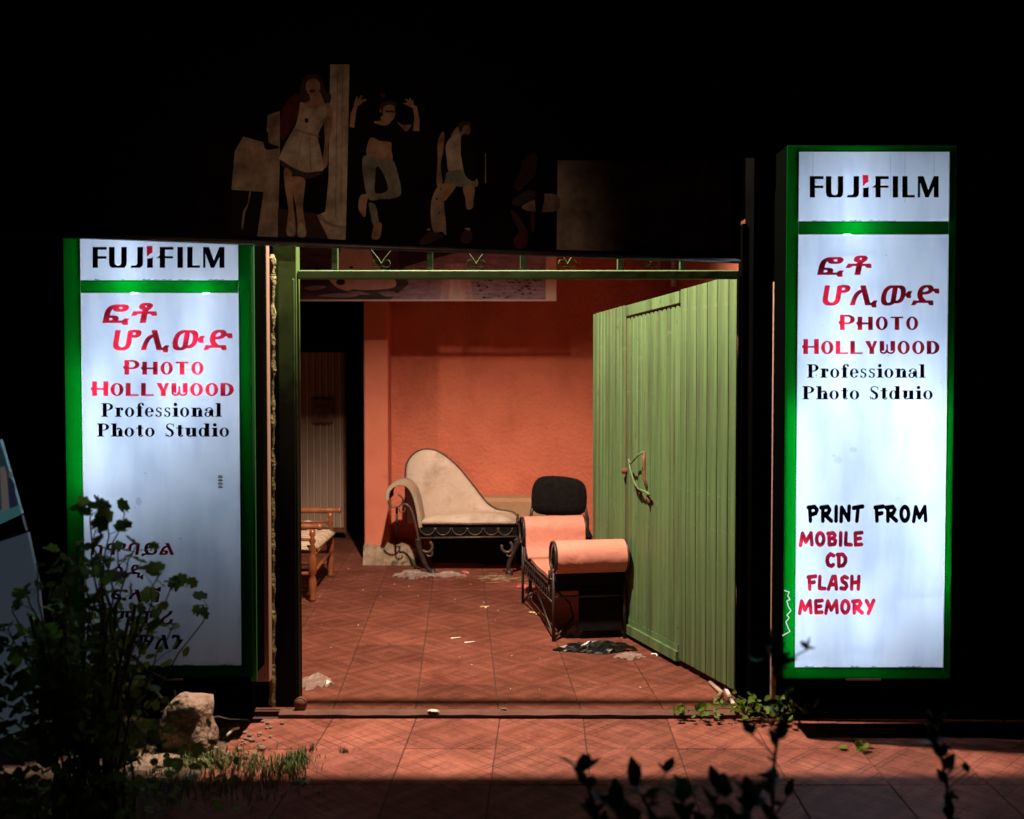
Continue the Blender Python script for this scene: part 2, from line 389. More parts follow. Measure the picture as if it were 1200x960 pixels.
# ================================================================== walls
def wall(name, a, b_, m, label, cat='wall', **k):
    q = MB(); q.box(a, b_); o = q.build(name, m); return tag(o, label, cat, **k)
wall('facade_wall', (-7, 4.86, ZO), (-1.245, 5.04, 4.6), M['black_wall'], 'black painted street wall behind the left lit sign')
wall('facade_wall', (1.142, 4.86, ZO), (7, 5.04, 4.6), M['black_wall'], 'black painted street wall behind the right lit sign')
wall('wall_end_cover', (1.055, 4.80, 2.64), (1.141, 4.858, 4.6), M['black_wall'], 'black cover panel added above the gate at the right edge of the banner', 'panel')  # added panel that hides the lamp-lit wall end beside the banner
# orange back wall with relief
def rough_wall(name, x0, x1, z0, z1, Y, m, label):
    q = MB(); nx, nz = int((x1-x0)/.05), int((z1-z0)/.05); rnd = random.Random(4)
    vs = [(x0+(x1-x0)*i/nx, Y + .006*math.sin(i*.9+j*.4)*math.sin(j*.7) + rnd.uniform(-.0015,.0015), z0+(z1-z0)*j/nz) for j in range(nz+1) for i in range(nx+1)]
    q.add(vs, [(j*(nx+1)+i, j*(nx+1)+i+1, (j+1)*(nx+1)+i+1, (j+1)*(nx+1)+i) for j in range(nz) for i in range(nx)], 0, True)
    q.box((x0, Y+.03, z0), (x1, Y+.2, z1))
    return tag(q.build(name, m), label, 'wall')
xp1 = W(459, 600, 9.1).x
rough_wall('yard_wall', xp1, 1.46, 0, 3.4, 9.1, M['orange'], 'rough orange stucco wall at the back of the yard')
q = MB(); q.box((1.46, 5.05, 0), (1.6, 9.3, 2.6)); tag(q.build('side_wall', M['orange_flat']), 'orange plastered side wall behind the open green gate', 'wall')
pr = thing('wall_pillar', ((W(427,600,8.8).x+xp1)/2, 8.95, 0), 'smooth orange pillar at the left end of the yard wall', 'pillar')
q = MB(); q.bbox((W(427,600,8.85).x, 8.85, .1), (xp1, 9.28, 3.4), .008); q.build('shaft', M['orange_flat'], pr)
q = MB(); rnd = random.Random(2)
xa, xb = W(425,650,8.74).x, W(492,650,8.74).x
ng = 26
top = []; bot = []
for i in range(ng+1):
    x = xa + (xb-xa)*i/ng
    h = .155 + .008*math.sin(i*.8) + rnd.uniform(-.004,.004) - (.03 if i > 21 else 0)
    top.append((x, 8.79+rnd.uniform(-.003,.003), h)); bot.append((x, 8.74+rnd.uniform(-.004,.004), 0))
bk = [(t[0], 8.86, t[2]+.01) for t in top]
for i in range(ng):
    q.add([bot[i],bot[i+1],top[i+1],top[i]], [(0,1,2,3)], 0, True); q.add([top[i],top[i+1],bk[i+1],bk[i]], [(0,1,2,3)], 0, True)
q.add([bot[0],top[0],bk[0],(bk[0][0],8.86,0)], [(0,3,2,1)]); q.add([bot[-1],top[-1],bk[-1],(bk[-1][0],8.86,0)], [(0,1,2,3)])
q.build('concrete_footing', M['concrete'], pr)
# alley beyond
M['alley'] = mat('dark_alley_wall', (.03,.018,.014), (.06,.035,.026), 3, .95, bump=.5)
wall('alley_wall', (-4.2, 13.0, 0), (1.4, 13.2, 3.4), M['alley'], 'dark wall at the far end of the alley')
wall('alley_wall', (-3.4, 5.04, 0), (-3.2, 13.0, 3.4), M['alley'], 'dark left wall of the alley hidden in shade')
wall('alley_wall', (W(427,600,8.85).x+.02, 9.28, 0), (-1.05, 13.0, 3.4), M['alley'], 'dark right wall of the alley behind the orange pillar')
rs = random.Random(8)
for i in range(7):
    q = MB(); c = Vector((-2.12+.16*(i % 3)+rs.uniform(-.02,.02), 12.75, .0+.0)); z = .16*(i//3)
    q.bbox((c.x-.075, 12.68, z+.001), (c.x+.07, 12.9, z+.155), .02)
    tag(q.build('stone_block', M['alley']), ('left','middle','right')[i % 3] + ' dark block in the ' + ('bottom','middle','top')[i//3] + ' row of the pile at the end of the alley', 'stone', 'blocks piled at the end of the alley')
# roof eave over the back of the yard
rf = thing('roof_eave', (0, 9, 2.8), 'flat roof edge above the back of the yard', 'roof')
q = MB(); q.box((-3.2, 8.82, 2.86), (1.46, 13.0, 2.94)); q.build('roof_sheet', M['ceiling'], rf)
q = MB(); q.box((-3.2, 8.74, 2.80), (1.46, 8.80, 2.96)); q.build('fascia_board', M['ceiling'], rf)
# pipe in corner
q = MB(); q.tube([W(790, 336, 8.98), W(790, 200, 8.98)], .028, 12)
q.tube([W(783,323,8.98), W(797,323,8.98)], .034, 12)
M['pale'] = mat('pale_plastic', (.6,.48,.42), (.7,.6,.55), 6, .5)
tag(q.build('drain_pipe', M['pale']), 'pale drain pipe in the yard corner above the gate', 'pipe')

# ================================================================== corrugated door in alley
DY = 10.2
dr = thing('corrugated_door', (-2.0, DY, 0), 'pale corrugated metal door in the dark alley at left', 'door')
q = MB(); x0, x1 = -2.9, W(403, 500, DY).x; ztop = W(380, 413, DY).z; zb = W(380, 618, DY).z
per = 7.7/1200*DY; k = int((x1-x0)/per)
for i in range(k+1):
    x = x1 - (i+1)*per
    prof = [(0,.0),(.34,.0),(.42,-.022),(.58,-.022),(.66,0),(1,0)]
    for a in range(5):
        (u0,d0),(u1,d1) = prof[a], prof[a+1]
        q.add([(x+u0*per,DY+d0,zb),(x+u1*per,DY+d1,zb),(x+u1*per,DY+d1,ztop),(x+u0*per,DY+d0,ztop)], [(0,1,2,3)], 1 if a == 2 else 0)
q.build('sheet', [M['corr'], M['corr_rib']], dr)
q = MB(); q.box((x1-.9, DY-.015, zb-.05), (x1+.01, DY+.03, zb)); q.box((x1, DY-.03, zb-.05), (x1+.02, DY+.03, ztop)); q.build('door_frame', M['rust'], dr)
q = MB(); a, c = W(365,496,DY-.04), W(391,468,DY-.04)
M['notice'] = mat('faded_notice', (.22,.13,.10), (.30,.19,.15), 14, .9)
q.add([(a.x,DY-.035,a.z),(c.x,DY-.045,a.z+.01),(c.x+.01,DY-.04,c.z),(a.x-.005,DY-.038,c.z+.01)], [(0,1,2,3)], 0)
nt_ = q
for (u0,v0,u1,v1) in ((.15,.62,.38,.8),(.42,.64,.8,.82),(.3,.2,.42,.38),(.46,.22,.72,.4),(0,.97,.9,1.02),(.1,-.02,.85,.03),(.93,.4,1,.7)):
    q.add([(a.x+(c.x-a.x)*u, DY-.047, a.z+(c.z-a.z)*v) for u, v in ((u0,v0),(u1,v0),(u1,v1),(u0,v1))], [(0,1,2,3)], 1)
tag(q.build('paper_notice', [M['notice'], M['rust']]), 'small faded notice fixed to the corrugated alley door', 'notice')

# ================================================================== gate frame
FY = 4.95
def pxbar(q, x0, y0, x1, y1, Y, d=.04, mi=0, r=.003):
    a = W(x0, y1, Y); c = W(x1, y0, Y); q.bbox((a.x, Y, a.z), (c.x, Y+d, c.z), r, mi)
gf = thing('gateway', (0, FY, 0), 'green steel frame with bars and scrolls over the yard entrance', 'gateway')
M['post'] = mat('shaded_green_post', (.08,.16,.045), (.11,.20,.06), 4, .6, bump=.1)
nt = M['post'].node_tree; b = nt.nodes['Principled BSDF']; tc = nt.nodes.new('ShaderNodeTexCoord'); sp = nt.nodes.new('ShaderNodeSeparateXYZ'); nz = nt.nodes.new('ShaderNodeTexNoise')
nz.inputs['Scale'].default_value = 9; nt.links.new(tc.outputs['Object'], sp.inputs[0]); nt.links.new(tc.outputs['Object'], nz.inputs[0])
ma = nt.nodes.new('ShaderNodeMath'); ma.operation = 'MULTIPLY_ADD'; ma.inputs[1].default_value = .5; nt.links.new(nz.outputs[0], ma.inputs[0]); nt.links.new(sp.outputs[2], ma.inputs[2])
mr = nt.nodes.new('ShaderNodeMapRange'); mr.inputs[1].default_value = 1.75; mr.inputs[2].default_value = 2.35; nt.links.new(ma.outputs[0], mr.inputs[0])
mx = nt.nodes.new('ShaderNodeMix'); mx.data_type = 'RGBA'; mx.inputs[6].default_value = (.008,.011,.005,1); nt.links.new(mr.outputs[0], mx.inputs[0]); nt.links.new(b.inputs['Base Color'].links[0].from_socket, mx.inputs[7]); nt.links.new(mx.outputs[2], b.inputs['Base Color'])  # lamp falloff painted down the post: green above, near black below
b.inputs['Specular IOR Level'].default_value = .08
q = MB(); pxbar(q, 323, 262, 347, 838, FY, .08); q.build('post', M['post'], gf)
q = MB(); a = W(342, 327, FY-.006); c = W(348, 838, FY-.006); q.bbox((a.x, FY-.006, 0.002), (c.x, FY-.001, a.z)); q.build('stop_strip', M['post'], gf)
q = MB(); pxbar(q, 866, 262, 876, 838, FY, .08); q.build('post', M['black_wall'], gf)
q = MB(); a = W(348, 326.5, FY); c = W(866, 316.5, FY); q.bbox((a.x, FY+.004, a.z), (c.x, FY+.05, c.z)); q.build('crossbar', M['green_bar'], gf)
for x in (392, 503.5, 613, 727, 800):
    q = MB(); pxbar(q, x-3.5, 240, x+3.5, 316.4, FY+.01, .025); q.build('upright_bar', M['green_bar'], gf)
def spiral(cx, cy, r0, r1, a0, a1, Y, n=22):
    return [W(cx + (r0+(r1-r0)*i/n)*math.cos(a0+(a1-a0)*i/n), cy - (r0+(r1-r0)*i/n)*math.sin(a0+(a1-a0)*i/n), Y) for i in range(n+1)]
for cx in (447, 558, 665, 762):
    for s in (-1, 1):
        q = MB()
        pts = [W(cx - s*18, 270, FY+.02), W(cx - s*13, 292, FY+.02), W(cx - s*4, 303, FY+.02)]
        ax = cx + s*6
        pts += [W(ax + s*(-6)*math.cos(t)*(1-.07*i)*1.0, 308 + 6*math.sin(t)*(1-.07*i), FY+.02) for i, t in enumerate([j*.62 for j in range(1, 11)])]
        q.tube(pts, .0035, 6); q.build('scroll', M['green_bar'], gf)
# hinge post extras, brown trims beside both signs
q = MB(); pxbar(q, 299.5, 240, 312, 799, 4.80, .055); tag(q.build('brown_trim', M['brown_metal']), 'upright brown metal strip right of the left lit sign', 'trim')
q = MB(); pxbar(q, 903.5, 330, 913.5, 820, 4.83, .025); tag(q.build('brown_trim', M['brown_metal']), 'upright brown metal strip left of the right lit sign', 'trim')
# foam filled joint
q = MB(); rnd = random.Random(5); pts = []; rr = []
for i in range(80):
    y = 298 + i*6.8; p = W(319.5 + rnd.uniform(-.6,.6), y, 4.96); pts.append(p); rr.append(.019 + rnd.uniform(-.005,.005) if i else .012)
q.tube(pts, rr, 10); tag(q.build('foam_joint', M['foam']), 'lumpy yellow foam squeezed along the left gate post', 'foam')
# black infill between wall and posts
wall('jamb_wall', (-1.245, 5.0+.02, ZO), (-1.14, 5.12, 3.9), M['black_wall'], 'narrow black jamb between the left sign and the gate post')

# ================================================================== gate leaf
H0 = Vector((1.126, 5.09, 0)); H1 = Vector((.0808*6.82, 6.82, 0))
dv = (H1 - H0); LEN = dv.length; du = dv.normalized(); nrm = Vector((-du.y, du.x, 0))     # faces the camera / left
if nrm.x > 0: nrm = -nrm
gl = thing('gate_leaf', (H0.x, H0.y, .03), 'tall green ribbed metal gate leaf standing open inwards', 'gate')
def ztop(u): return 2.117 + (2.03-2.117)*u/LEN
def gp(u, d, z): p = H0 + du*u + nrm*d; return Vector((p.x, p.y, z))
def u_of_px(px):
    k = (px-600)/1200
    return (k*H0.y - H0.x) / (du.x - k*du.y)
uw0, uw1 = u_of_px(799), u_of_px(735)
def sheet(name, u0, u1, zb, zt_off, per, groove, base_d, label=None):
    q = MB(); nseg = max(1, round((u1-u0)/per)); w_ = (u1-u0)/nseg
    prof = [(0, 0), (.12, 0), (.2, groove), (.80, groove), (.88, 0), (1, 0)]
    for i in range(nseg):
        for a in range(5):
            (ua,da),(ub,db) = prof[a], prof[a+1]
            A, B = u0+(i+ua)*w_, u0+(i+ub)*w_
            q.add([gp(A,base_d+da,zb), gp(B,base_d+db,zb), gp(B,base_d+db,ztop(B)-zt_off), gp(A,base_d+da,ztop(A)-zt_off)], [(0,1,2,3)])
    q.add([gp(u0,base_d-.003,zb), gp(u1,base_d-.003,zb), gp(u1,base_d-.003,ztop(u1)-zt_off), gp(u0,base_d-.003,ztop(u0)-zt_off)], [(3,2,1,0)])
    return q
# near section: wide boards each its own part
edges = [0.0] + [u_of_px(p) for p in (856, 843, 831, 818.5, 807, 799)]
edges = sorted(edges)
for i in range(len(edges)-1):
    A, B = edges[i]+.004, edges[i+1]-.004
    if B - A < .01: continue
    q = MB(); pr_ = [(A,.0),(A,.012),(A+.006,.016),(B-.006,.016),(B,.012),(B,.0)]
    lo_ = [gp(u,d,.045) for u,d in pr_]; hi_ = [gp(u,d,ztop(u)) for u,d in pr_]
    n_ = len(pr_); q.add(lo_+hi_, [(k_, (k_+1) % n_, n_+(k_+1) % n_, n_+k_) for k_ in range(n_)] + [tuple(range(n_,2*n_)), tuple(reversed(range(n_)))])
    q.build('metal_plank', M['green'], gl)
q = sheet('x', u_of_px(734), LEN-.03, .045, 0, .052, .010, .002); q.build('ribbed_sheet', M['green'], gl)
wk = sheet('x', uw0+.012, uw1-.006, .12, .075, .052, .006, .004).build('wicket_door', M['green'], gl)
q = MB()                                   # frame of the leaf: rails and stiles
def rail(q, u0, u1, z0a, z1a, z0b, z1b, d0, d1):
    q.add([gp(u0,d1,z0a),gp(u1,d1,z0b),gp(u1,d1,z1b),gp(u0,d1,z1a), gp(u0,d0,z0a),gp(u1,d0,z0b),gp(u1,d0,z1b),gp(u0,d0,z1a)],
          [(0,1,2,3),(7,6,5,4),(0,4,5,1),(1,5,6,2),(2,6,7,3),(3,7,4,0)])
rail(q, 0, LEN, ztop(0)-.06, ztop(0)-.004, ztop(LEN)-.06, ztop(LEN)-.004, -.05, -.004)
rail(q, 0, LEN, .03, .11, .03, .11, -.05, -.004)
rail(q, 0, .05, .031, ztop(0)-.005, .031, ztop(.05)-.005, -.052, -.003)
rail(q, LEN-.045, LEN, .028, ztop(LEN)-.002, .028, ztop(LEN)-.002, -.05, .012)
q.build('leaf_frame', M['green'], gl)
q = MB(); rail(q, uw0-.0, uw1, ztop(uw0)-.070, ztop(uw0)-.006, ztop(uw1)-.070, ztop(uw1)-.006, .0, .020); q.build('wicket_lintel', M['green'], gl)
q = MB(); rail(q, uw0+.0, LEN-.03, .03, .085, .03, .085, .002, .03); q.build('bottom_rail', M['rust'] if False else M['green'], gl)
q = MB(); rail(q, uw0+.012, uw1-.006, .086, .118, .086, .118, .002, .012); q.build('wicket_threshold', M['green'], gl)
q = MB(); rail(q, uw1-.004, uw1+.004, .09, ztop(uw1)-.07, .09, ztop(uw1)-.07, .0, .004); q.build('door_gap', M['rust'], gl)
# bolt / handle on the wicket
def GPX(px, py, d):      # point on the leaf at pixel px,py raised by d
    u = u_of_px(px); base = gp(u, 0, 0); dd = ray(px, py); t = base.y/dd.y; z = 1.6 + dd.z*t
    return gp(u, d, z)
q = MB(); q.tube([GPX(757,529,.012), GPX(757,533,.05), GPX(749,543,.055), GPX(747,541,.05)], .006, 8)
q.tube([GPX(746,538,.05), GPX(748,550,.052), GPX(751,561,.05), GPX(753,568,.045), GPX(756,573,.04), GPX(764,576,.04), GPX(768,580,.03)], .006, 8)
q.build('bolt_handle', M['green'], wk)
q = MB(); q.tube([GPX(757,529,.012), GPX(758,545,.016), GPX(758,560,.016), GPX(761,571,.014)], .010, 8)
q.tube([GPX(752,575,.02), GPX(757,578,.03)], .010, 8); q.tube([GPX(764,580,.02), GPX(765,592,.016)], .013, 8)
q.build('bolt', M['rust'], wk)
q = MB(); q.lathe(GPX(736,552,.004), nrm, [(.008,0),(.02,.004),(.018,.03),(.006,.036)], 10); q.build('lock_knob', M['rust'], wk)
for zz in (.5, 1.75):
    q = MB(); q.tube([gp(-.02,.0,zz-.06), gp(-.02,.0,zz+.06)], .016, 10); q.build('hinge', M['rust'], gl)

# ================================================================== lettering tools (scan-line union, so no faces overlap)
def ell(cx, cy, rx, ry, a0=0, a1=360, n=28):
    return [(cx+rx*math.cos(R(a0+(a1-a0)*i/n)), cy+ry*math.sin(R(a0+(a1-a0)*i/n))) for i in range(n+(0 if a1-a0 == 360 else 1))]
def rc(x0, y0, x1, y1): return [[(x0,y0),(x1,y0),(x1,y1),(x0,y1)]]
def ring(cx, cy, rx, ry, ts, tt, a0=0, a1=360):
    if a1-a0 == 360: return [ell(cx,cy,rx,ry), ell(cx,cy,rx-ts,ry-tt)]
    return [ell(cx,cy,rx,ry,a0,a1) + list(reversed(ell(cx,cy,rx-ts,ry-tt,a0,a1)))]
def stroke(pts, w_):
    out = []
    for (x0,y0),(x1,y1) in zip(pts, pts[1:]):
        dx, dy = x1-x0, y1-y0; l = math.hypot(dx,dy) or 1; nx, ny = -dy/l*w_/2, dx/l*w_/2
        out.append([[(x0+nx,y0+ny),(x1+nx,y1+ny),(x1-nx,y1-ny),(x0-nx,y0-ny)]])
    for (x,y) in pts: out.append([ell(x,y,w_/2,w_/2,n=12)])
    return out
def intervals(prims, y):
    iv = []
    for cont in prims:
        xs = []
        for c in cont:
            for (xa,ya),(xb,yb) in zip(c, c[1:]+c[:1]):
                if (ya <= y) != (yb <= y): xs.append(xa+(y-ya)/(yb-ya)*(xb-xa))
        xs.sort(); iv += [(xs[i], xs[i+1]) for i in range(0, len(xs)-1, 2)]
    iv.sort(); out = []
    for a, b_ in iv:
        if out and a <= out[-1][1]+1e-6: out[-1] = (out[-1][0], max(out[-1][1], b_))
        else: out.append((a, b_))
    return out

# --- display caps (units: 100 = big cap height, y up), small caps 88 high
def FD(ch, big):
    h = 100 if big else 88
    S = 35
    g = {'H': (115, [rc(0,0,S,h), rc(80,0,115,h), rc(S-1,h*.42,81,h*.42+13), [[(-9,h*.42+3),(1,h*.42-8),(1,h*.42+20),(-9,h*.42+13)]]]),
         'P': (112, [rc(0,0,S,h), ring(58,h*.69,54,h*.31,32,12,-90,90), rc(S-1,h-12,60,h), rc(S-1,h*.38,60,h*.38+12), [[(-9,h*.42+3),(1,h*.42-8),(1,h*.42+20),(-9,h*.42+13)]]]),
         'O': (92, [ring(46,h/2,46,h/2+1,28,9)]),
         'T': (95, [rc(0,h-11,95,h), rc(31,0,65,h)]),
         'L': (92, [rc(0,0,34,h), rc(33,0,92,12), ]),
         'Y': (92, [[[(0,h),(37,h),(52,48),(66,h),(92,h),(68,36),(68,0),(33,0),(33,36)]]]),
         'W': (116, [rc(0,22,34,h), ring(28,24,28,24,14,12,180,300), [[(20,0),(46,2),(62,30),(50,34),(36,12),(16,14)]], rc(50,8,62,66), ring(82,24,33,24,14,12,180,360), rc(81,22,115,h)]),
         'D': (95, [rc(0,0,34,h), ring(40,h/2,55,h/2,32,10,-90,90), rc(33,h-10,42,h), rc(33,0,42,10)])}
    return g[ch]
# --- fat-face serif (x-height 62, cap 92)
def FS(ch):
    st = 26; th = 7
    def V(x, y0, y1, top=True, bot=True, l=8, r=8):
        o = [rc(x,y0,x+st,y1)]
        if bot: o.append(rc(x-l,y0,x+st+r,y0+th))
        if top: o.append(rc(x-l,y1-th,x+(st if y1 < 80 or top == 'l' else st+r),y1))
        return o
    xh = 62
    g = {'P': (78, V(8,0,92) + [ring(38,67,38,25,20,5,-90,90), rc(30,87,40,92), rc(30,42,40,47)]),
         'S': (58, [ring(30,68,26,24,9,5,40,180), [[(4,70),(10,52),(48,34),(56,22),(54,36),(44,50),(20,62),(13,76)]], [[(8,66),(14,50),(44,26),(54,24),(50,44),(22,64)]], ring(28,24,27,25,18,5,-150,40), rc(50,68,55,90), rc(2,0,7,24)]),
         'h': (74, V(8,0,92,top='l') + V(46,0,44,top=False,l=6,r=6) + [ring(50,40,20,22,16,7,0,150)]),
         'o': (64, [ring(31,31,31,32,19,4)]),
         't': (46, [rc(12,8,12+st-2,80), rc(0,xh-5,46,xh), ring(30,13,17,14,11,5,180,350)]),
         'r': (54, V(8,0,xh) + [ring(40,44,16,19,6,6,30,170), [ell(46,51,9,10,n=14)]]),
         'f': (46, [rc(9,0,9+st,72), rc(1,0,42,th), rc(0,xh-5,42,xh), ring(34,72,25,22,17,5,60,180), [ell(44,82,8,9,n=14)]]),
         'e': (58, [ring(30,31,30,32,19,4,0,330), rc(14,30,58,35)]),
         's': (46, [ring(23,46,19,17,11,4,20,190), [[(4,46),(10,34),(34,24),(42,16),(42,30),(16,44)]], ring(22,17,21,18,13,4,-170,30), rc(37,44,41,60), rc(2,2,6,20)]),
         'i': (38, V(8,0,xh) + [[ell(19,82,12,12,n=18)]]),
         'n': (74, V(8,0,xh) + V(46,0,44,top=False,l=6,r=6) + [ring(50,40,20,22,16,7,0,150)]),
         'a': (64, [rc(34,6,34+st,46), ring(34,44,24,19,10,5,10,160), [ell(14,46,9,9,n=14)], ring(24,17,22,18,13,5), rc(54,0,66,5), rc(50,0,57,12)]),
         'l': (38, V(8,0,92,top='l')),
         'u': (76, [rc(8,14,8+st,xh), rc(0,xh-5,20,xh), ring(30,18,22,19,16,6,180,330), rc(46,0,46+st,xh), rc(38,xh-5,50,xh), rc(60,0,77,5)]),
         'd': (74, [ring(28,31,28,32,18,4), rc(42,0,42+st,92), rc(34,87,50,92), rc(60,0,73,5)]),
         ' ': (44, [])}
    return g[ch]
# --- brush caps (height 100, stroke 24)
def FB(ch):
    w_ = 25
    s = lambda *p: stroke(list(p), w_)
    g = {'P': (76, s((20,12),(16,84)) + s((6,84),(48,88),(64,72),(56,54),(22,44))),
         'R': (84, s((18,12),(18,84)) + s((6,84),(52,88),(64,72),(54,54),(24,46)) + s((30,46),(74,12))),
         'I': (26, s((13,12),(14,88))), 'N': (78, s((12,10),(16,84)) + s((16,84),(62,18)) + s((62,16),(66,90))),
         'T': (74, s((8,82),(68,90)) + s((38,84),(30,12))),
         'F': (66, s((20,12),(16,82)) + s((8,84),(62,90)) + s((18,48),(52,54))),
         'O': (76, s(*[(38+25*math.cos(R(a)), 50+38*math.sin(R(a))) for a in range(0,361,24)])),
         'M': (104, s((12,10),(26,86)) + s((26,86),(50,30)) + s((50,30),(86,88)) + s((86,88),(92,14))),
         'B': (76, s((18,14),(16,84)) + s((8,84),(46,88),(58,74),(48,56),(20,52)) + s((44,54),(62,38),(56,18),(18,14))),
         'L': (60, s((18,88),(14,16),(54,14))), 'E': (66, s((16,14),(14,84)) + s((14,86),(60,90)) + s((14,50),(50,54)) + s((16,14),(58,16))),
         'C': (64, s((56,78),(36,88),(18,70),(14,44),(22,20),(42,12),(54,22))),
         'D': (74, s((18,14),(16,84)) + s((8,84),(42,86),(60,64),(60,38),(44,16),(18,12))),
         'A': (80, s((10,10),(42,88),(60,88),(68,12)) + s((22,38),(64,40))),
         'S': (66, s((58,80),(38,88),(18,76),(22,58),(46,46),(54,28),(40,12),(12,16))),
         'H': (78, s((14,12),(16,88)) + s((62,12),(66,88)) + s((16,50),(66,54))),
         'Y': (74, s((12,88),(34,50)) + s((64,90),(26,10))), ' ': (52, [])}
    return g[ch]
FUJI = [rc(113,-203,150,-58), rc(149,-78,212,-58), rc(149,-140,210,-122),
        rc(228,-170,268,-58), rc(314,-170,353,-58), [[(228,-168),(268,-168),(274,-182),(286,-187),(300,-187),(310,-181),(314,-168),(353,-168),(348,-190),(334,-203),(250,-203),(234,-192)]],
        rc(427,-172,467,-58), [[(427,-170),(467,-170),(462,-190),(446,-203),(378,-203),(386,-186),(412,-186),(422,-182)]],
        [[(495,-203),(536,-203),(536,-128),(526,-136),(495,-138)]],
        rc(584,-203,622,-58), rc(621,-78,680,-58), rc(621,-138,678,-122), [[(560,-136),(586,-114),(586,-136)]],
        rc(708,-203,747,-58), rc(777,-203,815,-58), rc(814,-203,866,-186),
        rc(888,-203,905,-58), [[(888,-58),(930,-58),(968,-165),(952,-203),(942,-203)]], [[(1003,-58),(1038,-58),(966,-203),(945,-203),(948,-190)]], rc(1003,-203,1038,-58)]
FUJIR = [[[(492,-50),(533,-50),(533,-96),(512,-110),(494,-126)]]]

def layout(s, font, track=8, sp=None):
    prims = []; x = 0
    for i, ch in enumerate(s):
        wd, ps = font(ch, i == 0) if font is FD else font(ch)
        for p in ps: prims.append([[(px_+x, py_) for px_, py_ in c] for c in p])
        x += wd + track
    return prims
def letters(name, prims, rect, Y, m, parent, bb=None, rowpx=.22, slant=0):
    """rect = x0,ytop,x1,ybottom in photograph pixels, laid on the sign's own plane"""
    xs = [p[0] for pr in prims for c in pr for p in c]; ys = [p[1] for pr in prims for c in pr for p in c]
    bx = bb or (min(xs), min(ys), max(xs), max(ys))
    x0, yt, x1, yb = rect; sx = (x1-x0)/(bx[2]-bx[0]); sy = (yb-yt)/(bx[3]-bx[1])
    y0, y1 = min(ys), max(ys); n_ = max(3, int((y1-y0)*sy/rowpx)); q = MB(); dy = (y1-y0)/n_
    for i in range(n_):
        ya = y0+i*dy; yc = ya+dy/2
        for a, b_ in intervals(prims, yc):
            sh = slant*(yc-bx[1])
            P = [(a,ya),(b_,ya),(b_,ya+dy),(a,ya+dy)]
            q.add([W(x0+(px_+sh-bx[0])*sx, yb-(py_-bx[1])*sy, Y) for px_, py_ in P], [(0,1,2,3)])
    return q.build(name, m, parent)
def font_letters(name, s, rect, Y, m, parent, fat=.028, shear=.12):
    cu = bpy.data.curves.new('t', 'FONT'); cu.body = s; cu.size = 1; cu.resolution_u = 4; cu.space_character = 1.1
    ob = bpy.data.objects.new('t', cu); col.objects.link(ob)
    bpy.context.view_layer.update()
    dg = bpy.context.evaluated_depsgraph_get(); me = ob.evaluated_get(dg).to_mesh()
    vs = [(v.co.x + shear*v.co.y, v.co.y) for v in me.vertices]; prims = []
    for p in me.polygons:
        t = [vs[i] for i in p.vertices]
        for dx, dy in ((0,0),(fat,fat*.5),(-fat,-fat*.5),(fat*.7,-fat*.5),(-fat*.7,fat*.5)): prims.append([[(x+dx, y+dy) for x, y in t]])
    ob.evaluated_get(dg).to_mesh_clear(); bpy.data.objects.remove(ob)
    return letters(name, prims, rect, Y, m, parent)

# ================================================================== light-box signs
def lightbox(label, Y, xl, xr, fl, fr, yt, yb, bands, tubes, depth, group='tall lit sign boxes on the street wall'):
    """xl..xr white area, fl..fr outer edge of the green frame (pixels at the sign's own plane)"""
    a = W(fl, yb+13, Y); c = W(fr, yt-7, Y)
    X0, Z0, X1, Z1 = a.x, a.z, c.x, c.z
    root = thing('sign_box', ((X0+X1)/2, Y+depth/2, Z0), label, 'sign', group)
    t = .012
    q = MB(); q.box((X0,Y+.004,Z0),(X0+t,Y+depth,Z1)); q.box((X1-t,Y+.004,Z0),(X1,Y+depth,Z1)); q.box((X0+t,Y+.004,Z1-t),(X1-t,Y+depth,Z1)); q.box((X0+t,Y+.004,Z0),(X1-t,Y+depth,Z0+t))
    q.build('casing', M['case'], root)
    q = MB(); q.box((X0+t,Y+depth-t,Z0+t),(X1-t,Y+depth-.001,Z1-t)); e = .003
    q.box((X0+t+.001,Y+.01,Z0+t+.001),(X0+t+e,Y+depth-t-.001,Z1-t-.001)); q.box((X1-t-e,Y+.01,Z0+t+.001),(X1-t-.001,Y+depth-t-.001,Z1-t-.001))
    q.build('back_panel', M['white_in'], root)
    xi0, xi1 = W(xl, 500, Y).x, W(xr, 500, Y).x
    zs = [(W(600, b0, Y).z, W(600, b1, Y).z) for b0, b1 in bands]      # white windows top..bottom
    for (z1, z0) in zs:
        q = MB(); q.box((xi0,Y,z0),(xi1,Y+.003,z1)); q.build('lit_panel', M['face'], root)
    # green strips
    def gs(x0, z0, x1, z1, pr=0.0):
        q = MB(); q.bbox((x0,Y-.006-pr,z0),(x1,Y-.0015,z1), .002); return q.build('frame_strip', M['greenface'], root)
    gs(X0, Z0, xi0, Z1); gs(xi1, Z0, X1, Z1)
    gs(xi0+.0005, zs[0][0], xi1-.0005, Z1); gs(xi0+.0005, Z0, xi1-.0005, zs[-1][1])
    for k_ in range(len(zs)-1): gs(xi0+.0005, zs[k_+1][0], xi1-.0005, zs[k_][1])
    for (tx, ta, tb, *r) in tubes:
        q = MB(); q.tube([W(tx, ta, Y) + Vector((0, .08, 0)), W(tx if not r else r[0], tb, Y) + Vector((0, .08, 0))], .013, 10); q.build('light_tube', M['tube'], root)
    return root
YR = 4.60
sr = lightbox('tall lit white and green sign right of the gateway reading PRINT FROM in black', YR, 933.5, 1108.5, 917, 1121, 178, 782,
              [(178, 259.5), (275, 782)], [(942, 470, 772), (1086, 470, 700), (1000, 190, 300), (985, 330, 500), (1060, 440, 520), (1010,700,765)], .2)
LP = YR - .002
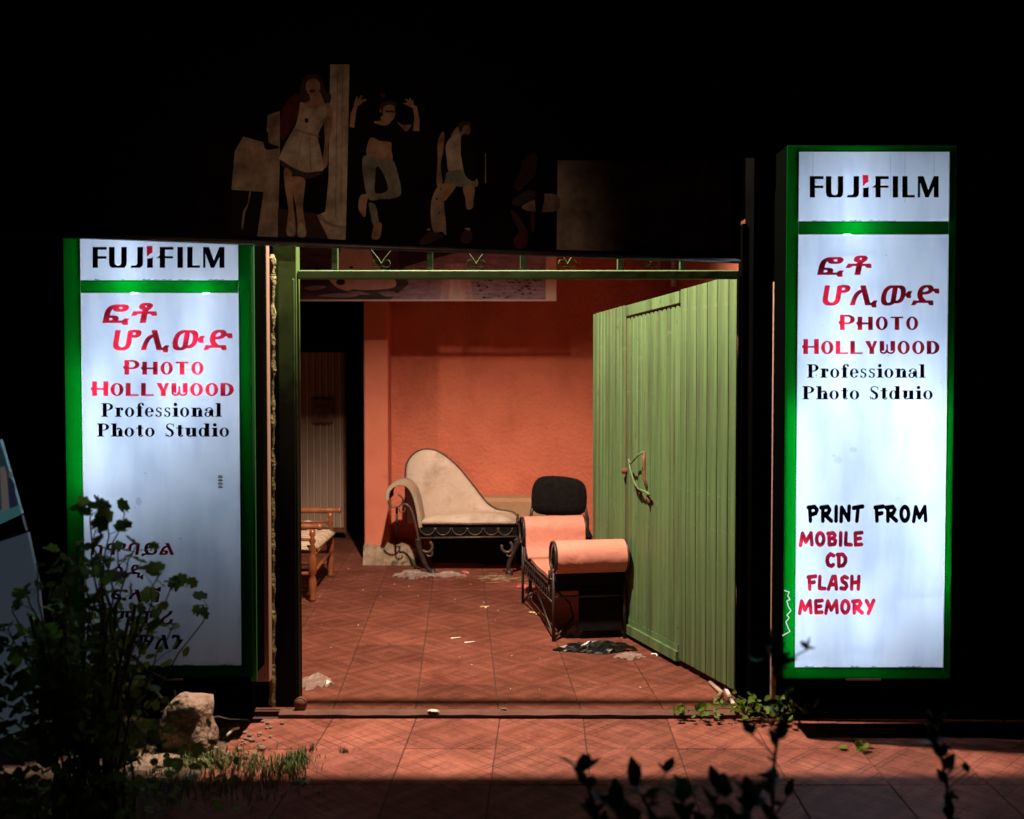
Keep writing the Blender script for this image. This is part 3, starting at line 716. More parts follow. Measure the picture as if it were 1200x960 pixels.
letters('brand_lettering', FUJI, (949, 206.5, 1100, 231.5), LP, M['ink'], sr, bb=(113,-203,1038,-58))
letters('brand_accent', FUJIR, (949, 206.5, 1100, 231.5), LP, M['redgel'], sr, bb=(113,-203,1038,-58))
font_letters('amharic_lettering', 'ፎቶ', (957.5, 299.5, 1021.5, 324.5), LP, M['redgel'], sr)
font_letters('amharic_lettering', 'ሆሊውድ', (964, 334, 1101, 360.5), LP, M['redgel'], sr)
letters('lettering', layout('PHOTO', FD, 22), (983, 369, 1076, 387), LP, M['redgel'], sr)
letters('lettering', layout('HOLLYWOOD', FD, 17), (940, 397.5, 1101, 415.2), LP, M['redgel'], sr)
letters('lettering', layout('Professional', FS, 11), (946, 426.5, 1084.5, 443), LP, M['ink'], sr)
letters('lettering', layout('Photo Stduio', FS, 11), (940.5, 452.3, 1093, 468.3), LP, M['ink'], sr)
letters('lettering', layout('PRINT FROM', FB, 9), (945, 591, 1087, 613.5), LP, M['ink'], sr)
letters('lettering', layout('MOBILE', FB, 8), (936, 622, 1012, 641.5), LP, M['redgel'], sr)
letters('lettering', layout('CD', FB, 9), (967, 647, 993, 666), LP, M['redgel'], sr)
letters('lettering', layout('FLASH', FB, 9), (945, 673, 1008.5, 693), LP, M['redgel'], sr)
letters('lettering', layout('MEMORY', FB, 8), (935, 701.5, 1026, 721), LP, M['redgel'], sr)
# jagged crack in the film, its leaking light painted as a glowing strip
cr = [(919,692),(925,694),(923,698),(926,703),(922,704),(924,711),(927,716),(922,721),(925,724),(921,729),(924,737),(926,740),(917,745)]
q = MB()
for (xa_,ya_),(xb_,yb_) in zip(cr, cr[1:]):
    A, B = W(xa_,ya_,YR-.0075), W(xb_,yb_,YR-.0075); d_ = (B-A).normalized(); nn = Vector((-d_.z,0,d_.x))*.0022
    q.add([A+nn,B+nn,B-nn,A-nn], [(0,1,2,3)])
M['leak'] = emit('crack_glow', (.8,.95,1), .8); q.build('crack', M['leak'], sr)
q = MB(); A, C = W(990, 796.2, YR), W(1031, 794, YR); q.box((A.x, YR-.02, A.z), (C.x, YR-.007, C.z)); q.build('latch', M['pale'], sr)
M['smudge'] = gel('grey_smudge', (.86,.88,.90), .0)
for (x, y, r_) in ((982, 539, 5), (1000, 527, 4), (977,534,2.5)):
    letters('smudge', [[ell(0,0,1+.3*math.sin(x),1)]], (x-r_, y-r_*.7, x+r_, y+r_*.8), LP-.001, M['smudge'], sr)

rnd = random.Random(44)
def grime(sgn, LPn, x0, x1, ys):
    for yb_ in ys:
        for k in range(9):
            x = rnd.uniform(x0, x1-14); l = rnd.uniform(3, 16)
            letters('grime', [[[(0,0),(.3,1),(.6,.35),(1,.8),(1,0)]]], (x, yb_-rnd.uniform(.8,1.8), x+l, yb_+.1), LPn, M['grime'], sgn)
    for k in range(10):
        x, y, r_ = rnd.uniform(x0+4, x1-4), rnd.uniform(ys[0]+10, ys[-1]-10), rnd.uniform(.4,.9)
        letters('grime', [[ell(0,0,1,1,n=8)]], (x-r_, y-r_, x+r_, y+r_), LPn, M['grime'], sgn)
M['grime'] = gel('grime_film', (.35,.38,.40), .02)
grime(sr, LP-.0006, 934, 1108, (259.3, 781.8))
for k in range(4):
    x = (952, 1043, 1094, 1060)[k]; letters('grime', [[[(0,0),(1,0),(.8,1),(.2,1)]]], (x, 180, x+1.2, 180+rnd.uniform(10,60)), LP-.0006, M['smudge'], sr)
YL = 4.60
sl = lightbox('tall lit sign left of the gateway with a dark lower right corner', YL, 97, 281, 81, 293, 215, 780,
              [(215, 328.5), (343.5, 780)], [(112, 420, 580), (200, 430, 515), (150, 235, 330), (150, 300, 430), (235, 330, 470)], .2)
LP = YL - .002
letters('brand_lettering', FUJI, (108.5, 289.5, 263, 314), LP, M['ink'], sl, bb=(113,-203,1038,-58))
letters('brand_accent', FUJIR, (108.5, 289.5, 263, 314), LP, M['redgel'], sl, bb=(113,-203,1038,-58))
font_letters('amharic_lettering', 'ፎቶ', (120, 355, 184, 381), LP, M['redgel'], sl)
font_letters('amharic_lettering', 'ሆሊውድ', (132.5, 386.5, 272.5, 413), LP, M['redgel'], sl)
letters('lettering', layout('PHOTO', FD, 22), (144.5, 422, 238.5, 439.3), LP, M['redgel'], sl)
letters('lettering', layout('HOLLYWOOD', FD, 17), (106.5, 447, 274, 464.3), LP, M['redgel'], sl)
letters('lettering', layout('Professional', FS, 11), (119, 472, 260, 488.8), LP, M['ink'], sl)
letters('lettering', layout('Photo Studio', FS, 11), (114, 496, 268.5, 512), LP, M['ink'], sl)
font_letters('amharic_lettering', 'ከሞባይል', (106, 635.5, 204, 652), LP, M['redgel'], sl)
font_letters('amharic_lettering', 'ሲዲ', (132, 661, 168.5, 679), LP, M['redgel'], sl)
font_letters('amharic_lettering', 'ፍላሽ', (130, 688, 189.5, 706), LP, M['redgel'], sl)
font_letters('amharic_lettering', 'ሚሞሪ', (133, 716, 203, 734), LP, M['redgel'], sl)
font_letters('amharic_lettering', 'እናትማለን', (101, 742, 215, 761), LP, M['ink'], sl)
M['grey_ink'] = mat('grey_print', (.06,.08,.1))
grime(sl, LP-.0006, 98, 280, (328.3, 779.8))
for i in range(4):
    letters('printed_mark', [rc(0,0,1,.55), rc(.1,.7,.8,1)], (255.5, 557+i*4, 261, 560+i*4), LP, M['grey_ink'], sl)
letters('smudge', [[ell(0,0,1,1)]], (159, 583, 166, 592), LP-.001, M['smudge'], sl)
q = MB(); A, C = W(293.6, 799, YL), W(297, 262, YL); q.bbox((A.x, YL+.004, A.z), (C.x, YL+.012, C.z), .002)
M['green_metal'] = mat('bright_green_paint', (.02,.2,.04), rough=.5); tag(q.build('edge_strip', M['green_metal'], sl))

# ================================================================== banner over the gateway
BY = 4.56
bl, br = W(-12, 271.5, BY), W(868, 304.8, BY)
bn = thing('banner', ((bl.x+br.x)/2, BY, 2.1), 'wide dark photo banner with standing women above the gateway', 'banner')
ptop = lambda x: 4.35
M['banner'] = mat('banner_black_print', (.003,.002,.002), (.005,.0035,.003), 5, .8, bump=.15, bscale=3, spec=0)
q = MB(); q.add([(bl.x,BY,bl.z),(br.x,BY,br.z),(br.x,BY,4.35),(bl.x,BY,4.35),(bl.x,BY+.02,bl.z),(br.x,BY+.02,br.z),(br.x,BY+.02,4.35),(bl.x,BY+.02,4.35)],
                [(0,1,2,3),(7,6,5,4),(0,4,5,1),(1,5,6,2),(3,2,6,7),(0,3,7,4)])
q.build('printed_sheet', M['banner'], bn)
q = MB(); q.tube([(bl.x,BY+.005,bl.z-.004),(br.x,BY+.005,br.z-.004)], .012, 8); q.build('bottom_rail', M['dark_iron'], bn)
def smooth_closed(p, n=4):            # curve through every point
    o = []; N = len(p)
    for i in range(N):
        a, b_, c, d = p[i-1], p[i], p[(i+1) % N], p[(i+2) % N]
        for k in range(n):
            t = k/n; o.append(tuple(.5*((2*b_[j]) + (-a[j]+c[j])*t + (2*a[j]-5*b_[j]+4*c[j]-d[j])*t*t + (-a[j]+3*b_[j]-3*c[j]+d[j])*t**3) for j in (0,1)))
    return o
def chaikin(p, it=2):
    for _ in range(it):
        o = []
        for (a, b_) in zip(p, p[1:]+p[:1]):
            o.append((a[0]*.75+b_[0]*.25, a[1]*.75+b_[1]*.25)); o.append((a[0]*.25+b_[0]*.75, a[1]*.25+b_[1]*.75))
        p = o
    return p
P = dict(skin=mat('print_skin', (0.092,0.046,0.027), (0.282,0.148,0.087), 9, rough=.9, spec=0), white=mat('print_white', (0.122,0.086,0.059), (0.349,0.249,0.175), 9, rough=.9, spec=0),
         dress=mat('print_dress', (0.113,0.081,0.054), (0.336,0.242,0.168), 9, rough=.9, spec=0), jean=mat('print_jeans', (0.043,0.038,0.027), (0.175,0.148,0.108), 9, rough=.9, spec=0),
         hair=mat('print_hair', (0.030,0.016,0.011), rough=.9, spec=0), lace=mat('print_lace', (0.018,0.011,0.008), (0.042,0.027,0.021), 60, rough=.9, spec=0), red=mat('print_red', (0.060,0.010,0.007), (0.030,0.008,0.006), 12, rough=.9, spec=0),
         dim=mat('print_dim_white', (0.070,0.046,0.030), (0.228,0.148,0.101), 9, rough=.9, spec=0), black=mat('print_black', (0.007,0.005,0.004), rough=.9, spec=0), floor=mat('print_dark_floor', (0.021,0.010,0.007), (0.036,0.018,0.012), 9, rough=.9, spec=0))
lay = [0]
def pr_poly(q, pts, mi, org=(0,0), sc=1, sm=2, Y=BY):
    lay[0] += 1
    pts = [(org[0]+x/sc, org[1]+y/sc) for x, y in pts]
    if sm: pts = smooth_closed(pts)
    q.add([W(x, y, Y-.0008-lay[0]*.00012) for x, y in pts], [tuple(range(len(pts)))], mi)
def pr_ell(q, cx, cy, rx, ry, mi, org=(0,0), sc=1, Y=BY): pr_poly(q, [(cx+rx*math.cos(t*.4488), cy+ry*math.sin(t*.4488)) for t in range(14)], mi, org, sc, 1, Y)
def figure(polys, mats_, label=None, par=bn, name='printed_woman', org=(0,0), sc=1, Y=BY):
    q = MB(); lay[0] = 0; keys = list(dict.fromkeys(p[0] for p in polys))
    for p in polys:
        k, kind = p[0], p[1]
        if kind == 'e': pr_ell(q, *p[2], keys.index(k), org, sc, Y)
        else: pr_poly(q, p[2], keys.index(k), org, sc, 0 if kind == 'p0' else 1, Y)
    o = q.build(name, [P[k] for k in keys], par)
    if label: o['label'] = label
    return o
Z6 = dict(org=(260,60), sc=4); Z7 = dict(org=(400,90), sc=4.572); Z8 = dict(org=(560,130), sc=3.529)
figure([('white','p0',[(508,62),(598,62),(592,400),(580,885),(495,880),(440,800),(438,775),(452,768),(485,752),(500,600)]),
        ('dim','p',[(440,772),(470,768),(500,800),(560,820),(580,822),(580,830),(550,830),(490,812)]),
        ('dim','p0',[(540,100),(544,100),(534,780),(530,780)]),('dim','p0',[(566,90),(569,90),(560,790),(557,790)])], None, name='printed_column', **Z6)
figure([('dim','p0',[(272,280),(272,500),(262,872),(165,868),(195,660),(45,650),(60,470),(100,400),(205,430),(215,300)]),
        ('black','p0',[(48,655),(192,665),(170,760),(163,868),(40,862)]), ('dim','p',[(128,662),(136,664),(124,720),(108,760),(100,830),(92,828),(100,755),(120,715)]),
        ('black','p',[(195,380),(215,380),(222,430),(262,445),(262,455),(210,462),(195,430)])], None, name='printed_panel', **Z6)
figure([('red','p',[(275,330),(290,260),(345,200),(375,240),(345,330),(300,400),(275,410)]),
        ('floor','p0',[(262,740),(440,760),(500,880),(262,870)]),
        ('hair','p',[(372,150),(400,112),(445,108),(470,140),(490,190),(512,205),(505,245),(470,250),(440,240),(385,250),(366,215)]),
        ('skin','p',[(410,190),(455,190),(480,240),(490,262),(440,290),(385,262),(370,245),(412,232)]),
        ('skin','e',(427,165,34,46)), ('hair','p',[(392,150),(405,118),(450,118),(462,150),(440,130),(412,132)]), ('red','p',[(408,185),(438,180),(425,196)]),
        ('skin','p',[(490,245),(515,262),(518,340),(500,430),(498,520),(480,552),(470,540),(482,430),(478,350),(470,300)]),
        ('dress','p',[(370,238),(400,262),(440,270),(488,255),(492,290),(470,350),(450,400),(462,460),(478,552),(440,568),(390,568),(330,545),(276,512),(272,490),(310,410),(345,350),(360,290)]),
        ('dim','p',[(345,365),(450,395),(448,402),(342,374)]), ('dim','p0',[(372,400),(376,400),(350,540),(346,538)]), ('dim','p0',[(410,410),(414,410),(420,560),(415,560)]), ('black','e',(397,325,9,12)),
        ('lace','p',[(272,508),(330,545),(390,568),(470,562),(460,580),(390,600),(330,580),(288,545)]),
        ('skin','p',[(292,550),(325,565),(330,620),(335,720),(342,790),(345,860),(304,862),(306,800),(312,740),(296,640)]),
        ('skin','p',[(328,590),(388,600),(384,680),(380,740),(392,820),(392,868),(356,866),(354,790),(345,720),(328,640)]),
        ('white','p',[(302,830),(320,800),(342,830),(335,862),(308,862)]),('white','p',[(354,835),(370,800),(394,840),(390,868),(358,866)])], 'printed woman in a pale sleeveless dress', **Z6)
figure([('skin','p0',[(45,268),(50,200),(66,160),(70,135),(78,112),(84,101),(88,104),(88,124),(100,108),(108,98),(113,104),(104,124),(118,120),(136,120),(134,128),(116,136),(100,150),(86,158),(78,200),(68,274)]),
        ('skin','p0',[(328,142),(345,140),(356,136),(340,120),(345,117),(362,128),(366,113),(373,116),(376,130),(386,124),(388,150),(405,160),(412,200),(419,230),(418,292),(384,290),(392,220),(385,168),(360,158)]),
        ('skin','p',[(215,210),(262,225),(262,246),(230,262),(178,248),(180,238),(210,235)]), ('skin','e',(256,190,34,50)), ('skin','e',(212,178,7,14)),
        ('hair','p',[(206,160),(225,138),(262,132),(292,142),(292,160),(262,150),(230,160),(215,185)]), ('lace','p',[(236,180),(286,184),(284,194),(262,191),(242,192)]), 
        ('red','e',(222,98,14,14)), ('skin','p',[(300,242),(330,258),(374,258),(350,292),(325,275)]),
        ('skin','p',[(155,328),(210,345),(265,352),(268,395),(272,448),(200,445),(135,418)]), 
        ('jean','p',[(125,422),(200,440),(272,446),(300,510),(320,600),(312,638),(262,655),(205,656),(180,662),(142,650),(118,540),(112,470)]),
        ('black','p',[(190,480),(225,520),(250,600),(215,625),(180,618),(180,560)]),
        ('jean','p',[(148,676),(184,690),(198,760),(206,798),(172,798),(155,730)]),
        ('skin','p',[(98,645),(118,630),(142,634),(134,690),(130,745),(118,748),(92,705)]), ('skin','p',[(178,795),(212,782),(216,810),(205,866),(166,868),(166,830)])], 'printed dancer in jeans with both hands raised', **Z7)
figure([('skin','p',[(530,310),(552,302),(545,400),(532,480),(542,570),(528,600),(510,570),(516,450),(514,370)]), ('skin','p',[(590,310),(640,255),(668,300),(640,330),(610,335)]),
        ('skin','e',(668,282,24,34)), ('hair','p',[(625,262),(650,240),(690,242),(694,256),(660,262),(640,300)]),
        ('dress','p',[(560,365),(600,315),(640,320),(640,420),(660,500),(620,512),(575,505),(565,440)]), ('skin','p0',[(680,330),(690,330),(688,430),(678,430)]),
        ('jean','p',[(558,545),(572,508),(660,500),(690,540),(728,548),(724,590),(640,590),(560,572)]), ('skin','p',[(540,575),(612,582),(584,630),(548,665)]),
        ('skin','p',[(652,592),(712,592),(708,660),(704,702),(672,708),(664,650)]), ('black','p',[(640,330),(690,330),(725,545),(660,520)]),
        ('dim','p',[(520,590),(545,640),(552,700),(562,845),(540,830),(492,828),(478,720),(490,640)]), ('black','e',(512,655,7,5)), ('black','e',(525,730,5,4)),
        ('floor','p',[(418,890),(470,832),(548,850),(500,880),(450,900)]), ('floor','p',[(640,885),(655,830),(700,830),(690,888)]), ('skin','p',[(455,822),(470,810),(478,824)]), ('skin','p',[(660,812),(690,812),(685,826)]),
        ('dim','p0',[(770,410),(775,410),(775,570),(770,570)])], 'printed woman in shorts looking down', **Z7)
figure([('floor','p',[(150,310),(180,240),(190,200),(240,175),(242,250),(205,300),(170,330)]), ('lace','p',[(140,372),(200,330),(238,332),(232,362),(165,395)]), ('lace','p',[(135,418),(160,425),(203,494),(175,502)]),
        ('red','p',[(148,535),(172,500),(205,495),(198,560),(160,568)]), ('dim','p',[(182,395),(245,362),(272,343),(332,352),(330,412),(222,416)]), ('black','p',[(240,340),(275,350),(262,420),(240,420)]),
        ('red','p0',[(218,420),(236,420),(234,500),(220,500)])], 'dim printed woman seated beside a stool', **Z8)
figure([('white','p0',[(330,205),(1052,205),(1052,596),(958,592),(326,574)]), ('dim','p0',[(958,205),(964,205),(964,592),(958,592)])], None, name='printed_panel', **Z8)

# ================================================================== wedding poster hung under the eave
PY_ = 8.30
ps = thing('landscape_poster', (-.65, PY_, 2.2), 'long framed poster of a bride by shimmering water, hung behind the gate bars', 'poster')
M['poster'] = mat('poster_dark_print', (0.032,0.021,0.025), (0.123,0.079,0.096), 7, .45, stretch=(.5,1,3))
M['poster_lake'] = mat('poster_water_print', (0.228,0.158,0.210), (0.490,0.385,0.490), 16, .4, stretch=(.5,1,2.5))
M['poster_glow'] = mat('poster_glow_print', (0.595,0.367,0.403), (0.850,0.578,0.578), 9, .4, stretch=(2,1,.6))
a, c = W(300, 353, PY_), W(652, 262, PY_)
q = MB(); q.box((a.x, PY_, a.z), (c.x, PY_+.025, c.z)); q.build('board', M['poster'], ps)
q = MB()
M['poster_border'] = mat('poster_border', (0.787,0.560,0.473), (0.850,0.700,0.595), 5, .5)
q.box((a.x, PY_-.006, a.z), (c.x, PY_-.001, a.z+.013)); A = W(639.5, 353, PY_); q.box((A.x, PY_-.007, a.z+.013), (c.x, PY_-.001, c.z)); q.build('border', M['poster_border'], ps)
P['glow1'] = mat('poster_glow_outer', (0.315,0.210,0.245), (0.507,0.367,0.438), 14, .4, stretch=(.5,1,2.5)); P['glow2'] = mat('poster_glow_mid', (0.420,0.263,0.298), (0.665,0.473,0.507), 14, .4, stretch=(.6,1,2)); P['lake'] = M['poster_lake']; P['glow'] = M['poster_glow']; P['bride'] = mat('print_bride_dress', (.60,.45,.40), (.78,.60,.54), 10, .5); P['pdark'] = mat('print_foliage_dark', (.02,.012,.012), (.05,.03,.03), 30, .5)
ZP = dict(org=(340,280), sc=3.75, Y=PY_)
figure([('lake','p0',[(470,0),(1123,0),(1123,268),(440,268),(520,200)]), ('glow1','p0',[(600,268),(640,120),(690,40),(770,40),(820,130),(860,268)]),('glow2','p0',[(655,268),(680,120),(705,50),(760,50),(785,140),(805,268)]), ('glow','p0',[(695,268),(705,120),(715,60),(750,60),(762,140),(770,268)]),
        ('bride','p0',[(722,150),(745,150),(750,268),(712,268)]),
        ('pdark','p0',[(470,-20),(1123,-20),(1123,30),(760,60),(620,90),(480,130)]),
        ('lake','p',[(620,95),(760,58),(1000,40),(1123,60),(1123,110),(900,100),(700,110)])], None, par=ps, name='water_print', **ZP)
figure([('bride','p',[(215,60),(260,20),(340,40),(380,110),(460,180),(450,215),(340,225),(280,222),(250,228),(200,210),(170,170),(205,130)]),
        ('pdark','e',(222,190,20,14)), ('pdark','e',(268,125,9,6)),
        ('lake','p',[(120,250),(220,240),(300,248),(240,258)]), ('lake','p',[(60,215),(120,205),(160,212),(100,226)]), ('lake','p',[(390,235),(450,232),(480,248),(420,252)]), ('lake','p',[(250,236),(300,230),(350,242),(300,246)])], None, par=ps, name='bride_print', **ZP)
rnd = random.Random(9)
q = MB(); lay[0] = 12
for i in range(70):
    x, y = rnd.uniform(800,1110), rnd.uniform(178,262); s_ = rnd.uniform(3,13)
    pr_poly(q, [(x-s_,y),(x,y-s_*.35),(x+s_,y+1),(x,y+s_*.35)], 0, ZP['org'], ZP['sc'], 0, PY_)
q.build('pebble_print', P['pdark'], ps)['kind'] = 'stuff'

# ================================================================== yard lamp body
lm = thing('yard_lamp', (LAMP[0], LAMP[1], LAMP[2]+.05), 'small hooded lamp hung high behind the banner', 'lamp')
q = MB(); q.lathe((LAMP[0],LAMP[1],LAMP[2]+.10), (0,0,1), [(.14,0),(.13,.03),(.05,.09),(.03,.13)], 20); q.build('lamp_hood', M['dark_iron'], lm)
q = MB(); q.tube([(LAMP[0],LAMP[1],LAMP[2]+.22),(LAMP[0],LAMP[1],LAMP[2]+.4),(LAMP[0],BY+.02,LAMP[2]+.4)], .012, 8); q.build('lamp_bracket', M['dark_iron'], lm)

# ================================================================== chaise
CY0, CY1 = 8.32, 8.72
ch = thing('chaise', (W(550,650,8.5).x, 8.5, 0), 'small beige chaise with scrolled black iron frame against the orange wall', 'chaise')
def z3(x, y, Y=CY0): return W(440+x/6, 520+y/6, Y)
# back: tall padded panel, outline from the front
bo = [(222,560),(214,300),(213,225),(214,180),(222,140),(245,100),(280,66),(315,48),(355,41),(400,45),(440,57),(500,95),(580,165),(650,250),(720,340),(760,395),(800,435),(855,468),(940,478),(985,490),(990,560)]
def smooth_open(p, it=2):
    for _ in range(it):
        o = [p[0]]
        for a_, b_ in zip(p, p[1:]):
            o.append((a_[0]*.75+b_[0]*.25, a_[1]*.75+b_[1]*.25)); o.append((a_[0]*.25+b_[0]*.75, a_[1]*.25+b_[1]*.75))
        o.append(p[-1]); p = o
    return p
so = smooth_open(bo, 1)
def to_back(x, y, Y): # measured at the back's depth
    return W(440+x/6, 520+y/6, Y)
q = MB(); n_ = len(so)
ctr = (480, 400)
rings = []
for (f_, dY) in ((1.0, 0.0), (.985, -.028), (.93, -.045), (.6, -.05)):
    rings.append([to_back(ctr[0]+(x-ctr[0])*f_, ctr[1]+(y-ctr[1])*f_, 8.66) + Vector((0, dY, 0)) for x, y in so])
vs = [v for r_ in rings for v in r_]
fs = []
for k_ in range(3):
    for i in range(n_):
        j = (i+1) % n_; fs.append((k_*n_+i, k_*n_+j, (k_+1)*n_+j, (k_+1)*n_+i))
fs.append(tuple(3*n_+i for i in range(n_)))
q.add(vs, fs, 0, True)
q.add([v + Vector((0,.03,0)) for v in rings[0]], [tuple(reversed(range(n_)))], 0)
back = q.build('backrest', M['beige'], ch)
q = MB(); q.tube([to_back(x, y, 8.66) + Vector((0,.004,0)) for x, y in so], .011, 8); q.build('piping', M['dark_iron'], back)
# seat cushion
a = z3(318, 590); c = z3(990, 478, CY1)
X0, X1 = z3(322,580).x, z3(996,560).x; ZS = z3(600, 556).z; ZT = ZS + .035
q = MB(); NX, NYY = 20, 10
def seat_h(u, v): 
    e = min(u, 1-u, v*.8, .35)/.35; e = max(0, min(1, e)); return (1-(1-e)**3)
vs = []
for j in range(NYY+1):
    for i in range(NX+1):
        u, v = i/NX, j/NYY
        vs.append((X0+(X1-X0)*u + (.02*(1-seat_h(min(v+.2,1),.5))*(u-.5)), CY0+(8.64-CY0)*v, ZS+.004 + .055*seat_h(u, v) + .004*math.sin(u*9+v*5)))
q.add(vs, [(j*(NX+1)+i, j*(NX+1)+i+1, (j+1)*(NX+1)+i+1, (j+1)*(NX+1)+i) for j in range(NYY) for i in range(NX)], 0, True)
q.bbox((X0, CY0+.002, ZS-.014), (X1, 8.64, ZS+.006), .004)
q.build('seat_cushion', M['beige'], ch)
q = MB(); q.tube([(X0-.005,CY0-.002,ZS-.012),(X1,CY0-.002,ZS-.012)], .008, 8); q.tube([(X1+.003,CY0,ZS+.01),(X1+.006,8.64,ZS+.02)], .012, 8); q.build('seat_piping', M['dark_iron'], ch)
# scrolled arm pad
cl = [(86,392),(84,360),(98,322),(130,292),(178,276),(222,290),(256,330),(278,385),(292,440),(302,500),(316,588)]
cl = smooth_open(cl, 1)
def off(cl, d):
    o = []
    for i, (x, y) in enumerate(cl):
        a_, b_ = cl[max(i-1,0)], cl[min(i+1,len(cl)-1)]; dx, dy = b_[0]-a_[0], b_[1]-a_[1]; l = math.hypot(dx,dy)
        o.append((x+dy/l*d, y-dx/l*d))
    return o
outer, inner = off(cl, 17), off(cl, -12)
prof = [z3(x, y) for x, y in outer] + [z3(x, y) for x, y in reversed(inner)]
q = MB(); no = len(outer)
# padded: several slices across the depth so the top is rounded
sl_ = [(0.0,.80),(.03,1.0),(.5,1.03),(.97,1.0),(1.0,.8)]
vs = []; m_ = len(prof)
for (t_, k_) in sl_:
    for i, p in enumerate(prof):
        cx, cy = cl[i if i < no else m_-1-i]; c0 = z3(cx, cy); v = c0 + (p-c0)*k_; v = v + Vector((0, (8.64-CY0)*t_ - .012, 0)); vs.append(v)
fs = [(s_*m_+i, s_*m_+(i+1) % m_, (s_+1)*m_+(i+1) % m_, (s_+1)*m_+i) for s_ in range(4) for i in range(m_)]
q.add(vs, fs, 0, True); q.add(vs[:m_], [tuple(reversed(range(m_)))], 1); q.add(vs[-m_:], [tuple(range(m_))], 0)
q.build('arm_pad', [M['beige_side'], M['beige_side']], ch)
# dark lining under the arm scroll
q = MB(); lin = [z3(x, y) for x, y in off(cl, -13)]
q.strip([p + Vector((0,.01,0)) for p in lin] , (0,.29,0), closed=False, cap=False); q.build('arm_lining', M['black_fabric'], ch)
# iron: arm scroll, post, apron with half hoops, legs
def circ(cx, cy, r, a0, a1, n=20, Y=CY0-.01): return [z3(cx+r*math.cos(R(a0+(a1-a0)*i/n)), cy-r*math.sin(R(a0+(a1-a0)*i/n)), Y) for i in range(n+1)]
q = MB(); q.tube(circ(140,395,52,-170,-10) + circ(150,400,42,0,80,8), .0075, 8)
q.tube([z3(190,428,CY0-.01)] + [z3(x,y,CY0-.01) for x,y in ((215,425),(240,445),(262,490),(275,540),(290,600),(300,660),(312,690))], .009, 8)
q.tube(circ(188,462,22,-200,30,14), .006, 8); q.build('arm_scroll', M['grey_iron'], ch)
q = MB(); q.tube([z3(150,450,8.6),z3(150,640,8.6)], .01, 8); q.tube([z3(318,580,8.6), (X0,8.6,.02)], .012, 8); q.tube([(X1-.02,8.6,ZS),(X1-.02,8.6,.02)], .012, 8); q.build('rear_leg', M['dark_iron'], ch)
za, zb_ = z3(600,584).z, z3(600,664).z
q = MB(); q.box((X0, CY0+.012, zb_), (X1, CY0+.02, ZS-.016)); q.box((X0, CY0+.02, zb_), (X0+.012, 8.62, ZS-.016)); q.box((X1-.012, CY0+.02, zb_), (X1, 8.62, ZS-.016)); q.build('apron', M['black_fabric'], ch)
q = MB(); q.tube([(X0-.01,CY0,zb_),(X1+.005,CY0-.0,zb_+.012)], .007, 8)
for cx in (365, 475, 590, 700, 815, 910):
    q.tube(circ(cx,590,52,-178,-2,14,CY0-.004), .0045, 6)
q.build('apron_rail', M['grey_iron'], ch)
for s in (-1, 1):
    q = MB()
    if s < 0: pts = [(300,668),(300,700),(312,745),(330,800),(350,850),(372,885),(405,905)]
    else: pts = [(985,668),(1000,690),(985,730),(965,770),(945,820),(932,870),(940,905)]
    pts = smooth_open(pts, 1)
    rr = [.028 - .014*i/(len(pts)-1) for i in range(len(pts))]
    q.tube([z3(x,y,CY0+.005) for x,y in pts], rr, 10)
    f_ = z3(*pts[-1], CY0+.005); q.lathe((f_.x,f_.y,0), (0,0,1), [(.03,0),(.034,.012),(.022,.03),(.012,.05)], 12)
    q.build('leg', M['dark_iron'], ch)
    q = MB(); cx = 362 if s < 0 else 925
    q.tube(circ(cx,725,38,-140 if s<0 else -200,60,16,CY0-.012), .012, 8); q.tube(circ(cx+16,770,22,-150,60,12,CY0-.012), .008, 8); q.build('leg_scroll', M['grey_iron'], ch)
q = MB(); q.box((X0+.06, 8.58, .05), (X1-.06, 8.6, zb_)); q.build('dark_underside_sheet', M['black_fabric'], ch)  # dark sheet set back under the seat, below the apron

# ================================================================== tan padded seat beside it
a = W(560, 612, 8.85); c = W(640, 583, 8.85)
pb = thing('padded_stool', ((a.x+c.x)/2, 8.9, 0), 'tan padded block on an added dark base between the chaise and black chair', 'stool')
q = MB(); q.bbox((a.x, 8.78, .34), (c.x, 9.06, c.z), .03); q.build('cushion', M['beige_dark'], pb)
q = MB(); q.bbox((a.x+.02, 8.79, .002), (c.x-.02, 9.05, .338), .01); q.build('base', M['black_fabric'], pb)  # dark base added for the shadow and bench end below the cushion

# ================================================================== black chair
BYc = 8.0
bc = thing('office_chair', (W(656,600,BYc).x, BYc-.2, 0), 'black fabric chair with rounded backrest behind the salmon bench', 'chair')
def zb(x, y, Y=BYc): return W(600+x/4.175, 550+y/4.175, Y)
out = smooth_open([(95,180),(95,110),(110,60),(140,36),(200,32),(280,38),(340,55),(362,85),(368,140),(362,200),(335,228),(240,226),(140,222),(108,208),(95,180)], 2)[:-1]
ctr_ = (230,130); q = MB(); n_ = len(out); rs_ = []
for f_, dY in ((.96,.035),(1.0,.015),(1.0,-.005),(.95,-.025),(.6,-.036)):
    rs_.append([zb(ctr_[0]+(x-ctr_[0])*f_, ctr_[1]+(y-ctr_[1])*f_) + Vector((0,dY,0)) for x, y in out])
vs = [v for r_ in rs_ for v in r_]
q.add(vs, [(k_*n_+i, k_*n_+(i+1) % n_, (k_+1)*n_+(i+1) % n_, (k_+1)*n_+i) for k_ in range(4) for i in range(n_)] + [tuple(4*n_+i for i in range(n_)), tuple(reversed(range(n_)))], 0, True)
q.build('backrest', M['black_fabric'], bc)
xc = zb(230,0).x
q = MB(); q.bbox((xc-.23, 7.52, .40), (xc+.23, 7.96, .46), .03); q.build('seat', M['black_fabric'], bc)
